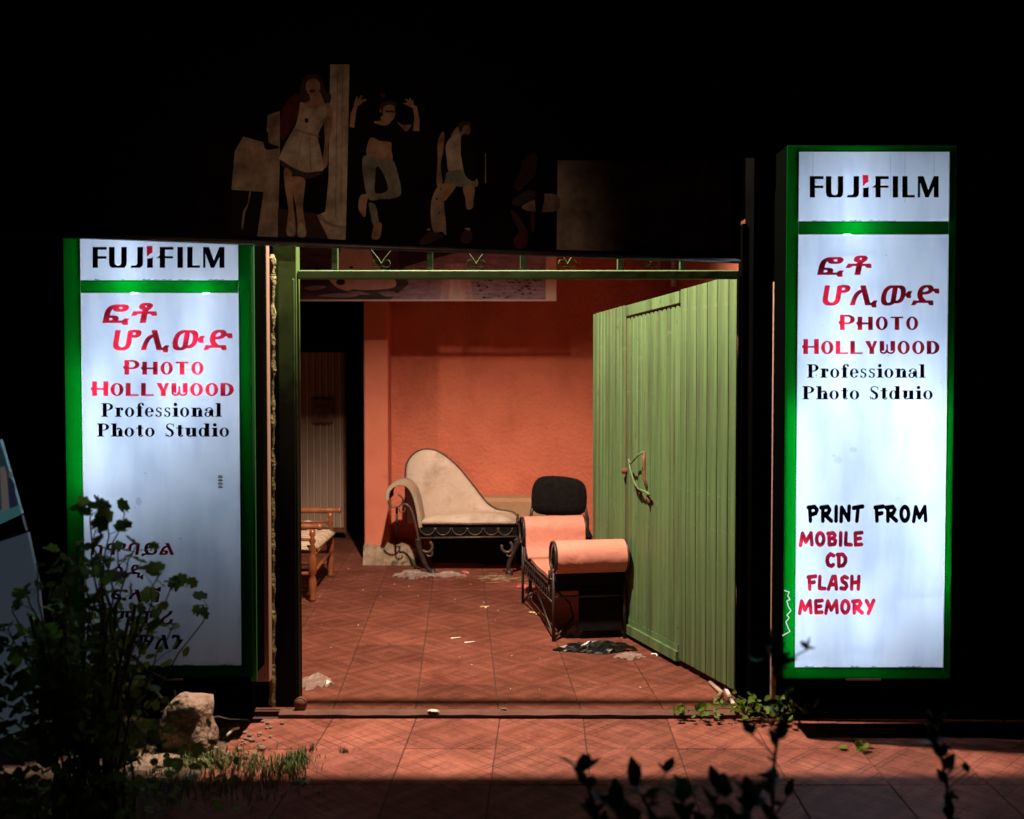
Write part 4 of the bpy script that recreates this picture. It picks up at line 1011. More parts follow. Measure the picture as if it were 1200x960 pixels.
for s in (-1, 1):
    q = MB(); q.tube([(xc+s*.2, BYc+.01, .62), (xc+s*.225, BYc+.0, .5), (xc+s*.225, BYc+.02, .38), (xc+s*.225, BYc+.05, .015)], .013, 8); q.build('leg', M['dark_iron'], bc)
    q = MB(); q.tube([(xc+s*.225, BYc-.02, .40), (xc+s*.225, 7.55, .39), (xc+s*.23, 7.50, .35), (xc+s*.235, 7.48, .015)], .013, 8); q.build('leg', M['dark_iron'], bc)

# ================================================================== salmon bench with rolled ends
bx0, bx1 = .262, .70
near, far = 6.22, 7.33
bb = thing('rolled_bench', ((bx0+bx1)/2, (near+far)/2, 0), 'salmon vinyl bench with rolled ends on a black iron frame beside the gate', 'bench')
ZC, RR, ZSE = .515, .088, .335
def roll_profile():
    p = []
    # near roll: from underneath outer side, over the top, down the inside to the seat
    for i in range(18): a_ = R(-60 - i*17.5); p.append((near + RR*math.cos(a_), ZC + RR*math.sin(a_)))
    p = []
    for i in range(20):
        a_ = R(330 - i*0)  # placeholder
    return p
cl2 = []
for i in range(19): a_ = R(300 - i*16.5); cl2.append((near + .0 + RR*math.cos(a_), ZC + RR*math.sin(a_)))     # 300 -> 3 degrees, going over the top
cl2 += [(near+RR+.003, ZC-.06), (near+RR+.02, ZC-.11), (near+RR+.05, ZSE+.035), (near+RR+.10, ZSE+.012)]
for i in range(1, 9): cl2.append((near+RR+.10 + (far-near-2*RR-.2)*i/9, ZSE + .01 + .004*math.sin(i)))
cl2 += [(far-RR-.10, ZSE+.012), (far-RR-.05, ZSE+.035), (far-RR-.02, ZC-.11), (far-RR-.003, ZC-.06)]
for i in range(19): a_ = R(177 - i*16.5); cl2.append((far + RR*math.cos(a_), ZC + RR*math.sin(a_)))
th_ = .013
def off2(p, d):
    o = []
    for i, (x, y) in enumerate(p):
        a_, b_ = p[max(i-1,0)], p[min(i+1,len(p)-1)]; dx, dy = b_[0]-a_[0], b_[1]-a_[1]; l = math.hypot(dx,dy) or 1
        o.append((x-dy/l*d, y+dx/l*d))
    return o
A_, B_ = off2(cl2, th_), off2(cl2, -th_)
def bandseg(i0, i1, name, extra=0):
    q = MB(); pts = A_[i0:i1+1] + list(reversed(B_[i0:i1+1])); xs_ = [(bx0+.012-extra,.9),(bx0+.018-extra,1.0),(bx0+.2,1.0),(bx1-.2,1.0),(bx1-.014+extra,1.0),(bx1-.008+extra,.9)]
    m_ = len(pts); vs = []; h_ = i1-i0+1
    for x, k_ in xs_:
        for i, (y, z) in enumerate(pts):
            cy_, cz_ = cl2[i0 + (i if i < h_ else m_-1-i)]
            vs.append((x, cy_+(y-cy_)*k_, cz_+(z-cz_)*k_))
    q.add(vs, [(s_*m_+i, s_*m_+(i+1) % m_, (s_+1)*m_+(i+1) % m_, (s_+1)*m_+i) for s_ in range(len(xs_)-1) for i in range(m_)], 0, True)
    q.add(vs[:m_], [tuple(range(m_))]); q.add(vs[-m_:], [tuple(reversed(range(m_)))])
    return q.build(name, M['pink'], bb)
NC = len(cl2)
bandseg(0, 21, 'rolled_end', .006); bandseg(22, NC-24, 'seat_pad'); bandseg(NC-23, NC-1, 'rolled_end', .006)
for x in (bx0-.006, bx1+.006):
    q = MB(); q.tube([(x, near + (RR+.004)*math.cos(R(t)), ZC + (RR+.004)*math.sin(R(t))) for t in range(-90, 262, 16)], .009, 8)
    q.tube([(x, far + (RR+.004)*math.cos(R(t)), ZC + (RR+.004)*math.sin(R(t))) for t in range(-80, 272, 16)], .009, 8)
    q.tube([(x, near+RR+.02, ZC-.10), (x, near+RR+.04, ZSE-.01), (x, far-RR-.04, ZSE-.01), (x, far-RR-.02, ZC-.10)], .008, 8)
    q.tube([(x, near+.03, ZSE-.10), (x, far-.03, ZSE-.10)], .006, 8)
    k_ = 13
    for i in range(k_):
        y = near+.10 + (far-near-.2)*i/(k_-1); q.tube([(x, y, ZSE-.10), (x, y+.03, ZSE-.012)], .004, 6)
        if i < k_-1: q.tube([(x, y+.03, ZSE-.012), (x, y+(far-near-.2)/(k_-1), ZSE-.10)], .004, 6)
    q.build('side_frame', M['dark_iron'], bb)
for x in (bx0+.0, bx1-.006):              # filled ends of the rolls
    for yc_ in (near, far):
        q = MB(); q.lathe((x, yc_, ZC), (1,0,0), [(.0,0),(RR-.012,.0005),(RR-.012,.006),(.0,.0065)], 24); q.build('roll_end_disc', M['black_fabric'], bb)
q = MB(); q.box((bx0, near-.012, ZSE-.0), (bx1, near+.0, ZC-.082)); q.box((bx0+.002, near+.001, ZSE-.03),(bx1-.002, near+.14, ZSE-.01)); q.build('end_backing', M['black_fabric'], bb)
q = MB(); q.box((bx0+.01, near+.12, ZSE-.022), (bx1-.01, far-.1, ZSE-.006)); q.build('seat_board', M['black_fabric'], bb)
for x in (bx0-.004, bx1+.004):
    for y in (near-.004, far-.03):
        q = MB(); q.tube([(x, y, ZC-.07), (x, y, 0.002)], .010, 8); q.build('leg', M['dark_iron'], bb)
q = MB(); q.tube([(bx0,near,.27),(bx1,near,.27)], .007, 8); q.tube([(bx0,near,.012),(bx0+.16,near+.18,.10),(bx0+.17,near+.32,.16),(bx0+.02,near+.42,.3)], .007, 8)
q.tube([(bx0,near+.02,.03),(bx0,(near+far)/2,.20),(bx0,far-.05,.03)], .006, 8)
q.tube([(bx1,near+.02,.03),(bx1,(near+far)/2,.20),(bx1,far-.05,.03)], .006, 8)
q.build('brace', M['dark_iron'], bb)
q = MB(); q.tube([(bx1+.012, near + .03*math.cos(R(t)) -.0, ZC-.115+.028*math.sin(R(t))) for t in range(0, 300, 20)], .006, 8); q.build('scroll', M['dark_iron'], bb)
q = MB(); q.box((bx0+.16, near+.02, .05), (bx1-.004, near+.028, ZSE+.01)); q.box((bx1-.012, near+.03, .05), (bx1-.004, near+.5, ZSE-.02)); q.build('dark_filler_sheet', M['black_fabric'], bb)  # dark sheets added to stand in for the black shade under the near end
bb.location = (.382, 6.78, 0); bb.rotation_euler = (0, 0, R(9.3))

# ================================================================== turned wood settee at left
ws = thing('wooden_settee', (-1.72, 7.8, 0), 'turned wooden seat with woven cane bottom at the left of the yard', 'chair')
def turned(q, x, y, z0, z1, r=.02):
    H_ = z1-z0; pr_ = [(r*.9,0),(r*1.3,.03),(r*.9,.07),(r*1.5,.14),(r*1.35,.3),(r*.9,.36),(r*1.5,.39),(r*1.5,.58),(r*1.1,.63),(r*.7,.68),(r*1.35,.73),(r*.7,.78),(r*1.3,.83),(r*.7,.88),(r*1.15,.93),(r*.9,1)]
    q.lathe((x,y,z0), (0,0,1), [(a, h*H_) for a, h in pr_], 14)
for (x, y) in ((-1.435,7.33),(-1.47,8.25),(-2.0,7.33),(-2.0,8.25)):
    q = MB(); turned(q, x, y, 0, .52); q.build('leg', M['wood'], ws)
for y, x1_ in ((7.33,-1.36),(8.25,-1.38)):
    q = MB(); q.lathe((-2.05, y, .537), (1,0,0), [(.015,0),(.02,.1),(.026,.3),(.022,.45),(.026,.56),(.018,.60),(.018,.64),(.026,.66),(.022,-2.05*0+(x1_+2.05)-.005),(.008,(x1_+2.05))], 14); q.build('armrest', M['wood'], ws)
    q = MB(); q.tube([(-2.0,y,.445),(-1.45,y,.445)], .011, 10); q.tube([(-2.0,y,.2),(-1.45,y,.2)], .013, 10); q.build('side_rail', M['wood'], ws)
q = MB(); q.tube([(-1.435,7.33,.33),(-1.47,8.25,.33)], .016, 10); q.tube([(-1.435,7.33,.20),(-1.47,8.25,.20)], .013, 10); q.build('front_rail', M['wood'], ws)
q = MB(); q.tube([(-2.0,7.33,.50),(-2.0,8.25,.50)], .018, 10); q.tube([(-2.0,7.33,.70),(-2.0,8.25,.70)], .018, 10)
for y in (7.33, 8.25): q.tube([(-2.0,y,.5),(-2.03,y,.74)], .018, 10)
q.build('back_rail', M['wood'], ws)
q = MB(); nn_ = 26
for i in range(nn_):
    y = 7.36 + .87*i/(nn_-1); q.tube([(-2.0,y,.355+.006*math.sin(i*2)),(-1.75,y+.008*math.sin(i),.385),(-1.47,y,.372+.008*math.sin(i*1.7)),(-1.435,y,.345)], .017, 6)
q.build('cane_seat', M['wicker'], ws)

# ================================================================== litter
def crumple(name, cx, cy, w_, d_, h, m, label, cat, n=12, seed=1, group=None, z=0.002):
    r_ = random.Random(seed); q = MB(); vs = []
    for j in range(n+1):
        for i in range(n+1):
            u, v = i/n-.5, j/n-.5; e = max(0, 1-4*(u*u+v*v)*1.0)
            a_ = r_.uniform(-.3,.3)/n
            vs.append((cx+(u+a_)*w_*(1+.25*math.sin(v*7+seed)), cy+(v+r_.uniform(-.3,.3)/n)*d_*(1+.2*math.sin(u*9+seed)), z + h*(e**.6)*r_.uniform(.25,1) + r_.uniform(0,.004)))
    q.add(vs, [f for j in range(n) for i in range(n) for f in ((j*(n+1)+i, j*(n+1)+i+1, (j+1)*(n+1)+i+1), (j*(n+1)+i, (j+1)*(n+1)+i+1, (j+1)*(n+1)+i)) if abs(i/n-.45)**2+abs(j/n-.45)**2 < .24])
    return tag(q.build(name, m), label, cat, group)
def gpx(px, py): return G(px, py, 0)
p = gpx(485, 676); crumple('plastic_bag', p.x, p.y, .28, .22, .06, M['clear'], 'crumpled clear plastic under the left foot of the beige chaise', 'plastic', seed=2)
p = gpx(525, 675); crumple('plastic_bag', p.x, p.y, .30, .16, .04, M['clear'], 'clear plastic sheet lying in front of the beige chaise', 'plastic', seed=3)
p = gpx(545, 672); crumple('wrapper', p.x, p.y, .09, .06, .02, M['red_foil'], 'tiny red and white scrap in the plastic before the chaise', 'wrapper', n=5, seed=4)
p = gpx(488, 679); crumple('wrapper', p.x, p.y, .06, .05, .03, M['rust'], 'dark brown scrap in the plastic left of the chaise foot', 'wrapper', n=5, seed=14)
p = gpx(615, 689); crumple('wrapper', p.x, p.y, .13, .10, .03, M['red_foil'], 'bright red wrapper on the tiles left of the salmon bench', 'wrapper', n=7, seed=5)
p = gpx(630, 700); crumple('plastic_bag', p.x, p.y, .16, .20, .05, M['clear'], 'clear plastic by the far left leg of the salmon bench', 'plastic', seed=6)
p = gpx(674, 745); crumple('plastic_bag', p.x, p.y, .12, .12, .07, M['clear'], 'clump of clear plastic under the salmon bench', 'plastic', n=8, seed=16)
p = gpx(700, 763); crumple('rubbish_bag', p.x, p.y, .42, .13, .06, M['bag'], 'flattened black plastic bag in front of the salmon bench', 'bag', n=16, seed=7)
p = gpx(738, 771); crumple('plastic_bag', p.x, p.y, .15, .12, .03, M['clear'], 'clear plastic scrap right of the black bag by the gate', 'plastic', n=9, seed=8)
p = gpx(370, 800); crumple('plastic_bag', p.x, p.y, .16, .26, .035, M['clear'], 'clear plastic bag lying beside the left gate post', 'plastic', seed=9)
p = gpx(507, 834); crumple('paper_scrap', p.x, p.y, .055, .03, .008, M['paper'], 'small torn white scrap on the edge of the step', 'paper', n=5, seed=10)
p = gpx(568, 712); crumple('paper_scrap', p.x, p.y, .06, .07, .008, M['yellow_paper'], 'yellowish scrap of paper in the middle of the yard floor', 'paper', n=4, seed=11)
p = gpx(627, 719); crumple('paper_scrap', p.x, p.y, .065, .10, .008, M['yellow_paper'], 'yellowish scrap of paper left of the bench near leg', 'paper', n=4, seed=12)
p = gpx(768, 768); crumple('paper_scrap', p.x, p.y, .05, .04, .01, M['paper'], 'pale scrap of paper at the foot of the green gate', 'paper', n=4, seed=13)
for (x, y, lb) in ((534, 748.5, 'left one of two white paper strips on the yard floor'), (550, 753.5, 'right one of two white paper strips on the yard floor')):
    p = gpx(x, y); q = MB(); q.add([(p.x-.03,p.y-.012,.003),(p.x+.03,p.y-.006,.008),(p.x+.03,p.y+.02,.005),(p.x-.028,p.y+.016,.003)], [(0,1,2,3)]); tag(q.build('paper_strip', M['paper']), lb, 'paper')
q = MB(); rnd = random.Random(3); c0 = gpx(582, 678)
for i in range(60):
    a_ = rnd.uniform(-.5,.5); L_ = rnd.uniform(.04,.12); x, y = c0.x+rnd.gauss(0,.09), c0.y+rnd.gauss(0,.09); q.tube([(x,y,.004),(x+L_*math.cos(a_),y+L_*math.sin(a_),.008)], .0018, 4)
M['straw'] = mat('dry_straw', (.36,.22,.12), (.45,.30,.17), 20, .8); tag(q.build('straw', M['straw']), 'loose straw on the tiles between chaise and salmon bench', 'straw', kind='stuff')
p = gpx(352, 832); q = MB(); q.tube([(p.x+.028*math.cos(t*.42), p.y, .03+.028*math.sin(t*.42)) for t in range(15)], .005, 6, closed=True); q.lathe((p.x,p.y-.01,.03),(0,1,0),[(.026,0),(.026,.05)],14)
tag(q.build('tin_can', M['rust']), 'small rusty can lying at the foot of the left gate post', 'can')
for i in range(26):
    pass
q = MB(); rnd = random.Random(12)
for i in range(45):
    x, y = rnd.uniform(-1.6, .9), rnd.uniform(5.05, 8.6); s_ = rnd.uniform(.0015,.004); q.bbox((x-s_,y-s_,.001),(x+s_,y+s_,.001+s_), .001)
tag(q.build('grit', M['paper']), 'tiny specks of grit scattered over the yard floor', 'grit', kind='stuff')
q = MB(); p = gpx(590, 839); q.add([(p.x-.015,4.90,.004),(p.x+.015,4.895,.01),(p.x+.012,4.91,.01),(p.x-.01,4.915,.005)], [(0,1,2,3)]); tag(q.build('fallen_leaf', M['grass']), 'small green leaf fallen on the edge of the step', 'leaf')
p = G(352, 918, ZO); crumple('paper_scrap', p.x, p.y, .06, .05, .02, M['paper'], 'pale crumpled scrap in the shade in front of the grass', 'paper', n=5, seed=15, z=ZO+.002)

# ================================================================== rocks and soil at left
def rock(name, c, r, seed, label, flat=None):
    rnd = random.Random(seed); q = MB(); n1, n2 = 14, 20; vs = []
    ph = [rnd.uniform(0,6) for _ in range(6)]
    for j in range(n1+1):
        t = math.pi*j/n1
        for i in range(n2):
            f_ = 2*math.pi*i/n2
            d = Vector((math.sin(t)*math.cos(f_), math.sin(t)*math.sin(f_), math.cos(t)))
            k_ = 1 + .13*math.sin(3*d.x+ph[0])*math.cos(2.5*d.y+ph[1]) + .09*math.sin(6*d.z+ph[2]+2*d.x) + rnd.uniform(-.025,.025)
            mx_ = max(abs(d.x), abs(d.y), abs(d.z)); k_ *= (1/mx_)**.75
            vs.append((c[0]+d.x*r[0]*k_*(1-.12*d.z), c[1]+d.y*r[1]*k_, c[2]+d.z*r[2]*k_))
    q.add(vs, [(j*n2+i, j*n2+(i+1) % n2, (j+1)*n2+(i+1) % n2, (j+1)*n2+i) for j in range(n1) for i in range(n2)], 0, True)
    return tag(q.build(name, M['stone']), label, 'rock')
p = W(214, 840, 4.36); rock('rock', (p.x, 4.42, ZO+.11), (.108,.10,.128), 4, 'upright beige rock standing below the left lit sign')
p = G(160, 868, ZO); rock('rock', (p.x, p.y+.06, ZO+.02), (.13,.09,.035), 6, 'low flat stone left of the upright rock')
p = G(190, 892, ZO); rock('rock', (p.x-.02, p.y-.04, ZO+.0), (.11,.10,.035), 9, 'low rounded stone in front of the upright rock')
q = MB(); nx, ny = 44, 30; rnd = random.Random(6); vs = []
for j in range(ny+1):
    for i in range(nx+1):
        x = -3.4+2.2*i/nx; y = 2.9+1.95*j/ny; e = min(1, max(0, (-1.19-x)/.15)); vs.append((x, y, ZO-.02 + e*(.018+rnd.uniform(0,.022)) - (0 if e > 0 else .012)))
q.add(vs, [(j*(nx+1)+i, j*(nx+1)+i+1, (j+1)*(nx+1)+i+1, (j+1)*(nx+1)+i) for j in range(ny) for i in range(nx)], 0, True)
tag(q.build('soil_bed', M['soil']), kind='structure')
q = MB(); rnd = random.Random(61)
for i in range(120):
    x, y = rnd.uniform(-1.75,-1.08), rnd.uniform(4.25,4.8); s_ = rnd.uniform(.004,.014); q.bbox((x-s_,y-s_,ZO+.0),(x+s_,y+s_*.7,ZO+s_*1.3), s_*.4)
tag(q.build('rubble', M['stone']), 'fine rubble on the soil beside the rocks', 'rubble', kind='stuff')
q = MB(); a, c = G(266,862,ZO+.03), G(280,853,ZO+.04); q.tube([a, (a+c)/2+Vector((0,0,.01)), c], .006, 6); tag(q.build('stick', M['paper']), 'short pale stick on the soil right of the rock', 'stick')
for i, (x0_,y0_,x1_,y1_) in enumerate(((845,812,838,822),(850,806,862,830),(832,800,846,812))):
    q = MB(); a, c = G(x0_,y0_,.01), G(x1_,y1_,.02); q.tube([a, c], .011, 6); tag(q.build('wood_splinter', M['paper' if i == 1 else 'corr']), ('leftmost short splinter by the hinge corner of the green gate', 'pale splinter leaning right by the hinge corner of the green gate', 'rear splinter lying against the hinge corner of the green gate')[i], 'stick', 'splinters by the gate corner')

# ================================================================== vegetation
def grass_patch(pts, m, n, hmin, hmax, seed):
    rnd = random.Random(seed); q = MB()
    for i in range(n):
        cx, cy, sx, sy = rnd.choice(pts); x, y = rnd.gauss(cx, sx), rnd.gauss(cy, sy)
        if y > 4.83: continue
        h = rnd.uniform(hmin, hmax); a_ = rnd.uniform(0, 6.28); l = rnd.uniform(.1,.7)*h; w_ = rnd.uniform(.0015,.0035)
        u = Vector((-math.sin(a_), math.cos(a_), 0))*w_; d_ = Vector((math.cos(a_), math.sin(a_), 0))*l
        b0 = Vector((x, y, ZO)); m1 = b0+d_*.35+Vector((0,0,h*.6)); t_ = b0+d_+Vector((0,0,h))
        q.add([b0-u, b0+u, m1+u*.7, t_, m1-u*.7], [(0,1,2,4),(4,2,3)])
    return q
gp1 = [(G(x,y,ZO).x, G(x,y,ZO).y, sx, sy) for x,y,sx,sy in ((250,890,.12,.05),(290,900,.10,.05),(215,895,.10,.06),(335,905,.05,.06),(345,893,.03,.03),(270,915,.13,.06),(180,900,.15,.05),(240,930,.2,.07))]
tag(grass_patch(gp1, M['grass'], 2600, .01, .055, 1).build('grass', M['grass']), 'short tufted grass at the edge of the pavement below the left sign', 'grass', kind='stuff')
tag(grass_patch([(G(403,882,ZO).x,G(403,882,ZO).y,.012,.01),(G(362,880,ZO).x,G(362,880,ZO).y,.02,.01)], M['grass'], 60, .01, .04, 2).build('grass', M['grass']), 'sprigs of grass growing in the pavement joint', 'grass', kind='stuff')

def leaf_mesh(name, kind, m):
    q = MB()
    if kind == 'round':        # lobed geranium leaf
        n_ = 18; vs = [(0,0,0)]
        for i in range(n_):
            a_ = 2*math.pi*i/n_ - math.pi/2; r_ = 1*(1+.13*math.cos(a_*7+.5)) * (1 if i else .35); vs.append((r_*math.cos(a_), r_*math.sin(a_)+.9, .22*(abs(math.cos(a_*3.5)))))
        vs[0] = (0,.55,-.08)
        q.add(vs, [(0, 1+i, 1+(i+1) % n_) for i in range(n_)], 0, True)
    else:                      # pointed oval leaf
        n_ = 6; L_ = []; Rr = []; C_ = []
        for i in range(n_+1):
            t = i/n_; w_ = .55*math.sin(math.pi*t**.8)**.9 if 0 < t < 1 else 0; z = -.25*t*t
            L_.append((-w_, t*2, z+.12*w_)); Rr.append((w_, t*2, z+.12*w_)); C_.append((0, t*2, z))
        q.add(L_+C_+Rr, [(i, i+1, n_+1+i+1, n_+1+i) for i in range(n_)] + [(n_+1+i, n_+1+i+1, 2*n_+2+i+1, 2*n_+2+i) for i in range(n_)], 0, True)
    o = q.build(name, m, shift=False); me = o.data; bpy.data.objects.remove(o); return me
def leaf_shader(name, c1, c2):
    m = mat(name, c1, c2, 20, .55, spec=.3); nt = m.node_tree; b = nt.nodes['Principled BSDF']; t = nt.nodes.new('ShaderNodeBsdfTranslucent')
    mx = nt.nodes.new('ShaderNodeMixShader'); mx.inputs[0].default_value = .45
    nt.links.new(nt.nodes[m['ramp']].outputs[0], t.inputs[0]); nt.links.new(b.outputs[0], mx.inputs[1]); nt.links.new(t.outputs[0], mx.inputs[2])
    nt.links.new(mx.outputs[0], nt.nodes['Material Output'].inputs[0]); return m
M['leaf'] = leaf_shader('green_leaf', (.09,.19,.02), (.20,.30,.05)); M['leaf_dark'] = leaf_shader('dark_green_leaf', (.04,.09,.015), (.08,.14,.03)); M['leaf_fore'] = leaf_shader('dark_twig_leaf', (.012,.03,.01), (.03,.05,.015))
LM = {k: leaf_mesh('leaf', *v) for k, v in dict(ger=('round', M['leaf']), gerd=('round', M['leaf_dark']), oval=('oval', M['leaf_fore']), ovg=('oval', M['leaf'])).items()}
def put_leaf(me, p, s, parent, rnd, face=None):
    o = bpy.data.objects.new('leaf', me); col.objects.link(o); o.parent = parent
    o.location = Vector(p) - parent.location; o.scale = (s,)*3
    if face is None: o.rotation_euler = (rnd.uniform(-.3,1.5), rnd.uniform(-.8,.8), rnd.uniform(0,6.28))
    else: o.rotation_euler = face
    return o
# the geranium at left
gb = Vector((W(105,700,3.6).x, 3.6, ZO)); rnd = random.Random(21)
ger = thing('geranium_shrub', gb, 'leggy dark geranium shrub standing in front of the left lit sign', 'shrub')
tips = [(128,590),(146,600),(106,596),(112,622),(90,640),(66,650),(44,664),(30,690),(14,716),(10,738),(24,766),(138,648),(160,640),(188,672),(203,680),(203,732),(244,712),(168,722),(100,668),(76,690),(60,718),(122,706),(96,730),(50,742),(34,782),(118,660),(130,680),(84,665),(70,760),(105,770),(60,800),(90,810),(20,800),(45,820)]
sq = MB(); extra = MB(); nleaf = 0
for ti, (tx, ty) in enumerate(tips):
    Yt = 3.6 + rnd.uniform(-.28,.28); T = W(tx, ty, Yt); B0 = gb + Vector((rnd.uniform(-.12,.12), rnd.uniform(-.12,.12), 0))
    C1 = B0 + Vector((rnd.uniform(-.08,.08), 0, (T.z-B0.z)*.55)); C2 = Vector(((T.x*.75+B0.x*.25), Yt, T.z - .13 - rnd.uniform(0,.05)))
    pts = []
    for i in range(11):
        t = i/10; pts.append(B0*(1-t)**3 + C1*3*t*(1-t)**2 + C2*3*t*t*(1-t) + T*t**3 + (Vector((rnd.uniform(-.012,.012), rnd.uniform(-.012,.012), 0)) if 0 < i < 10 else Vector((0,0,0))))
    sq.tube(pts, [.005-.003*i/10 for i in range(11)], 6)
    nl = 8 if ty < 700 else 9
    for k_ in range(nl):
        t = rnd.uniform(.42, 1.0) if k_ else 1.0
        if tx > 215: t = rnd.uniform(.9, 1.0)
        if tx > 215 and k_ > 3: continue
        i = min(9, int(t*10)); p = pts[i].lerp(pts[i+1], t*10-i) if t < 1 else T
        e = p + Vector((rnd.uniform(-.06,.06), rnd.uniform(-.06,.06), rnd.uniform(-.02,.045)))*(1 if k_ else .2)
        sq.tube([p, (p+e)/2+Vector((0,0,.006)), e], .0013, 4)
        put_leaf(LM['ger' if rnd.random() < .6 else 'gerd'], e, rnd.uniform(.015,.031), ger, rnd)
sq.build('stem', M['stem'], ger)
rnd = random.Random(33)
for i in range(1300):        # dense low body, past the limit of single leaves
    u = rnd.gauss(0,.22); z = rnd.uniform(0, .74) ; wd = 1.15 - z*.85
    c = gb + Vector((u*wd-.09, rnd.gauss(0,.16), z)); s_ = rnd.uniform(.012,.024); Mx = Matrix.Translation(c) @ Euler((rnd.uniform(-.3,1.5), rnd.uniform(-.8,.8), rnd.uniform(0,6.28))).to_matrix().to_4x4() @ Matrix.Scale(s_, 4)
    nv = 8; extra.add([Mx @ Vector((math.cos(k*.785)*(1+.15*(k%2)), math.sin(k*.785), .15*(k%2))) for k in range(nv)], [tuple(range(nv))])
ef = extra.build('foliage', M['leaf'], ger); ef['kind'] = 'stuff'
q = MB(); 
for i in range(9):
    a_ = rnd.uniform(0,6.28); q.tube([gb+Vector((rnd.uniform(-.1,.1),0,.1)), gb+Vector((math.cos(a_)*.12,math.sin(a_)*.12,.5)), gb+Vector((math.cos(a_)*.2,math.sin(a_)*.15,.8))], .006, 6)
q.build('stem', M['stem'], ger)
q = MB(); q.tube([W(135,757,3.7),W(157,770,3.7),W(172,786,3.7),W(195,797,3.75),W(214,796,3.8)], .005, 6); q.build('bare_branch', M['stem'], ger)
q = MB(); q.tube([W(128,756,3.4),W(146,742,3.4),W(150,740,3.38)], [.004,.008,.003], 6)
M['drybr'] = mat('dry_leaf', (.4,.22,.13), rough=.8); q.build('dry_leaf', M['drybr'], ger)

# twigs close to the camera, bottom right
def twig(label, base, pts, leaves, seed, size, me='oval'):
    rnd = random.Random(seed); root = thing('leafy_twig', base, label, 'plant')
    q = MB(); q.tube([base]+pts, [.006]+[.0045]*(len(pts)-1)+[.002], 6); q.build('stem', M['stem'], root)
    for (p, ang, s_, tilt) in leaves: put_leaf(LM[me], p, s_*size, root, rnd, (R(90)-tilt, 0, 0) if False else Euler((math.pi/2+tilt, 0, 0)).to_matrix().to_4x4().to_euler() if ang is None else (Matrix.Rotation(-R(ang), 3, 'Y') @ Matrix.Rotation(math.pi/2+tilt, 3, 'X')).to_euler())
    return root
def tw(px, py, Y): return W(px, py, Y)
Yw = 2.35
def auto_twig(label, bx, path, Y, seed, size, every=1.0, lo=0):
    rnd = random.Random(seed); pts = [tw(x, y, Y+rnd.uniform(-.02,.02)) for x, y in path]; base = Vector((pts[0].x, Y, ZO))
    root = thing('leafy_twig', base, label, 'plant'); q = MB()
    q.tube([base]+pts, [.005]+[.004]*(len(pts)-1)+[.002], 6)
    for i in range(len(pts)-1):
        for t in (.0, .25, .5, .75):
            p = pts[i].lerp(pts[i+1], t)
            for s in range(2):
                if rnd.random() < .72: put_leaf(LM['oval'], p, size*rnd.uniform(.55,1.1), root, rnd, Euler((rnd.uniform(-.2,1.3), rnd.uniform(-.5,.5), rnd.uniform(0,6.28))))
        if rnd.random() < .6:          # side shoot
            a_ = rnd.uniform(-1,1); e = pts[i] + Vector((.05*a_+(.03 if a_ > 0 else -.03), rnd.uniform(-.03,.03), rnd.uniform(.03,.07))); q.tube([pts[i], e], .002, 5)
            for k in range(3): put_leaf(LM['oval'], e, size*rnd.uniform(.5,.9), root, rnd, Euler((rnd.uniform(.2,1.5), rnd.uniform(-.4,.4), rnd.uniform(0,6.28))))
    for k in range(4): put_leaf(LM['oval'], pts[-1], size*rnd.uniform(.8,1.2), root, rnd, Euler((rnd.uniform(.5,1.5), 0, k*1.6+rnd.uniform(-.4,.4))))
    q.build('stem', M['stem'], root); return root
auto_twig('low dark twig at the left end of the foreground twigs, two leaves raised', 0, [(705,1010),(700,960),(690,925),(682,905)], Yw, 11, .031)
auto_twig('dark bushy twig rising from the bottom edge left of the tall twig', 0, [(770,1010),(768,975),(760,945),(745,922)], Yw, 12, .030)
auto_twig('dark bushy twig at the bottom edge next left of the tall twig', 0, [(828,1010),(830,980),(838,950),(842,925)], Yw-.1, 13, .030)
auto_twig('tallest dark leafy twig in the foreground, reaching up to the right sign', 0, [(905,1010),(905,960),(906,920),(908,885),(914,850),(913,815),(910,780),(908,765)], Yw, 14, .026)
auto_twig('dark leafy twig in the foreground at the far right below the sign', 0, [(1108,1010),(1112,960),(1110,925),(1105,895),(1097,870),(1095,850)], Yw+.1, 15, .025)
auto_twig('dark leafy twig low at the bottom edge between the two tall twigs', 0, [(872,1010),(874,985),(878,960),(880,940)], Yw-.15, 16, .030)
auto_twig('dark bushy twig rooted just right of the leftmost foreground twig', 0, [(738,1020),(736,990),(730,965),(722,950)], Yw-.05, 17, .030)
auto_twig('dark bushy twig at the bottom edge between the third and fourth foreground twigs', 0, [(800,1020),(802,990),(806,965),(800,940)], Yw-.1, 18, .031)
# weeds at the right gate corner
def weed(label, px, py, h, nl, seed, me, spread=.1):
    rnd = random.Random(seed); b_ = G(px, py, ZO if py > 848 else 0.0); root = thing('weed', b_, label, 'weed', None); q = MB()
    for i in range(nl):
        e = b_ + Vector((rnd.gauss(0,spread), rnd.gauss(0,spread*.5), rnd.uniform(.2,1)*h)); 
        if i % 3 == 0: q.tube([b_+Vector((0,0,.0)), (b_+e)/2+Vector((0,0,h*.2)), e], .0015, 4)
        put_leaf(LM[me], e, rnd.uniform(.010,.020), root, rnd)
    q.build('stem', M['stem'], root); return root
weed('leafy green weed by the hinge corner of the gate', 875, 838, .08, 34, 1, 'ger', .06)
weed('broad low weed at the foot of the right brown strip', 905, 850, .12, 50, 2, 'ger', .09)
weed('sprawling weed creeping over the step left of the gate corner', 800, 836, .02, 14, 3, 'ger', .05)
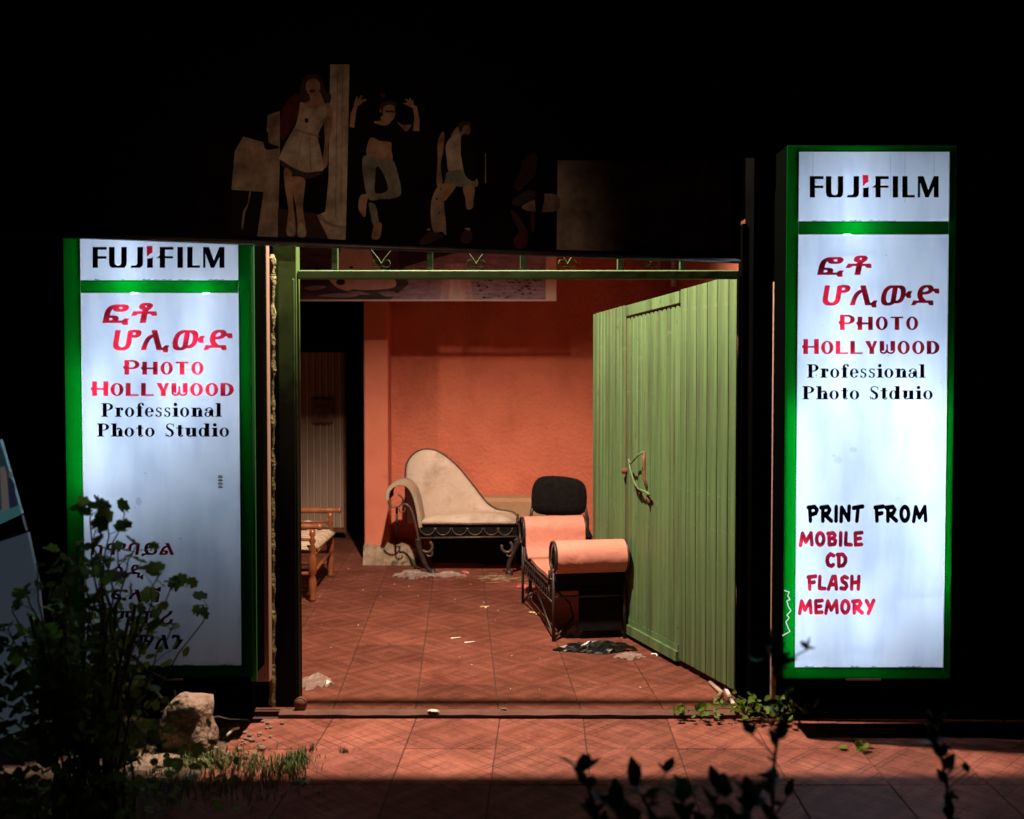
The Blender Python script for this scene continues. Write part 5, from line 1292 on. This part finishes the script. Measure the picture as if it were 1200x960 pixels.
weed('thin weed on the step edge below the open gate', 835, 840, .03, 18, 4, 'ger', .05)
weed('small weed growing on the pavement below the right sign', 1012, 880, .02, 8, 5, 'ger', .03)
weed('leafy weed beside the upright rock', 226, 872, .10, 20, 6, 'ger', .05)

# ================================================================== leaning display board at far left
db = thing('display_board', (-1.9, 3.6, 0), 'leaning dimly lit display board with a photo at the left edge', 'board')
M['board_glow'] = emit('board_dim_panel', (.20,.27,.36), .10); M['board_photo'] = emit('board_dim_photo', (.10,.30,.33), .2); M['board_bar'] = mat('grey_board_rail', (.10,.11,.12), rough=.5)
def quad(q, pts, Y, mi=0, d=.02):
    A = [W(x, y, Y) for x, y in pts]; B = [v+Vector((0,d,0)) for v in A]; n_ = len(A)
    q.add(A+B, [tuple(range(n_)), tuple(reversed(range(n_,2*n_)))] + [(i,n_+i,n_+(i+1)%n_,(i+1)%n_) for i in range(n_)], mi)
q = MB(); quad(q, [(-90,540),(0,515),(25,602),(0,614),(-90,650)], 3.9); q.build('photo_panel', M['board_photo'], db)
q = MB(); quad(q, [(-90,655),(0,616),(25,604),(30,622),(0,634),(-90,672)], 3.88); q.build('rail', M['board_bar'], db)
q = MB(); quad(q, [(-90,674),(0,635),(32,624),(44,680),(52,760),(40,850),(-90,900)], 3.9); q.build('lower_panel', M['board_glow'], db)
q = MB(); lay[0] = 0
for pts, k_ in (([(-30,535),(2,524),(22,592),(-30,606)],2),([(0,548),(5,546),(8,556),(11,596),(2,600)],0),([(9,562),(13,560),(17,568),(20,593),(12,596)],1),([(-20,552),(-6,550),(-3,598),(-20,604)],1),([(10,553),(13,552),(15,558),(11,560)],0)):
    lay[0] += 1; q.add([W(x,y,3.9-.003-lay[0]*.0005) for x,y in pts], [tuple(range(len(pts)))], k_)
M['bp3'] = emit('board_photo_teal', (.05,.13,.16), .15); M['bp1'] = emit('board_photo_pale', (.5,.42,.40), .12); M['bp2'] = emit('board_photo_navy', (.05,.06,.14), .15); q.build('photo_figures', [M['bp1'], M['bp2'], M['bp3']], db)
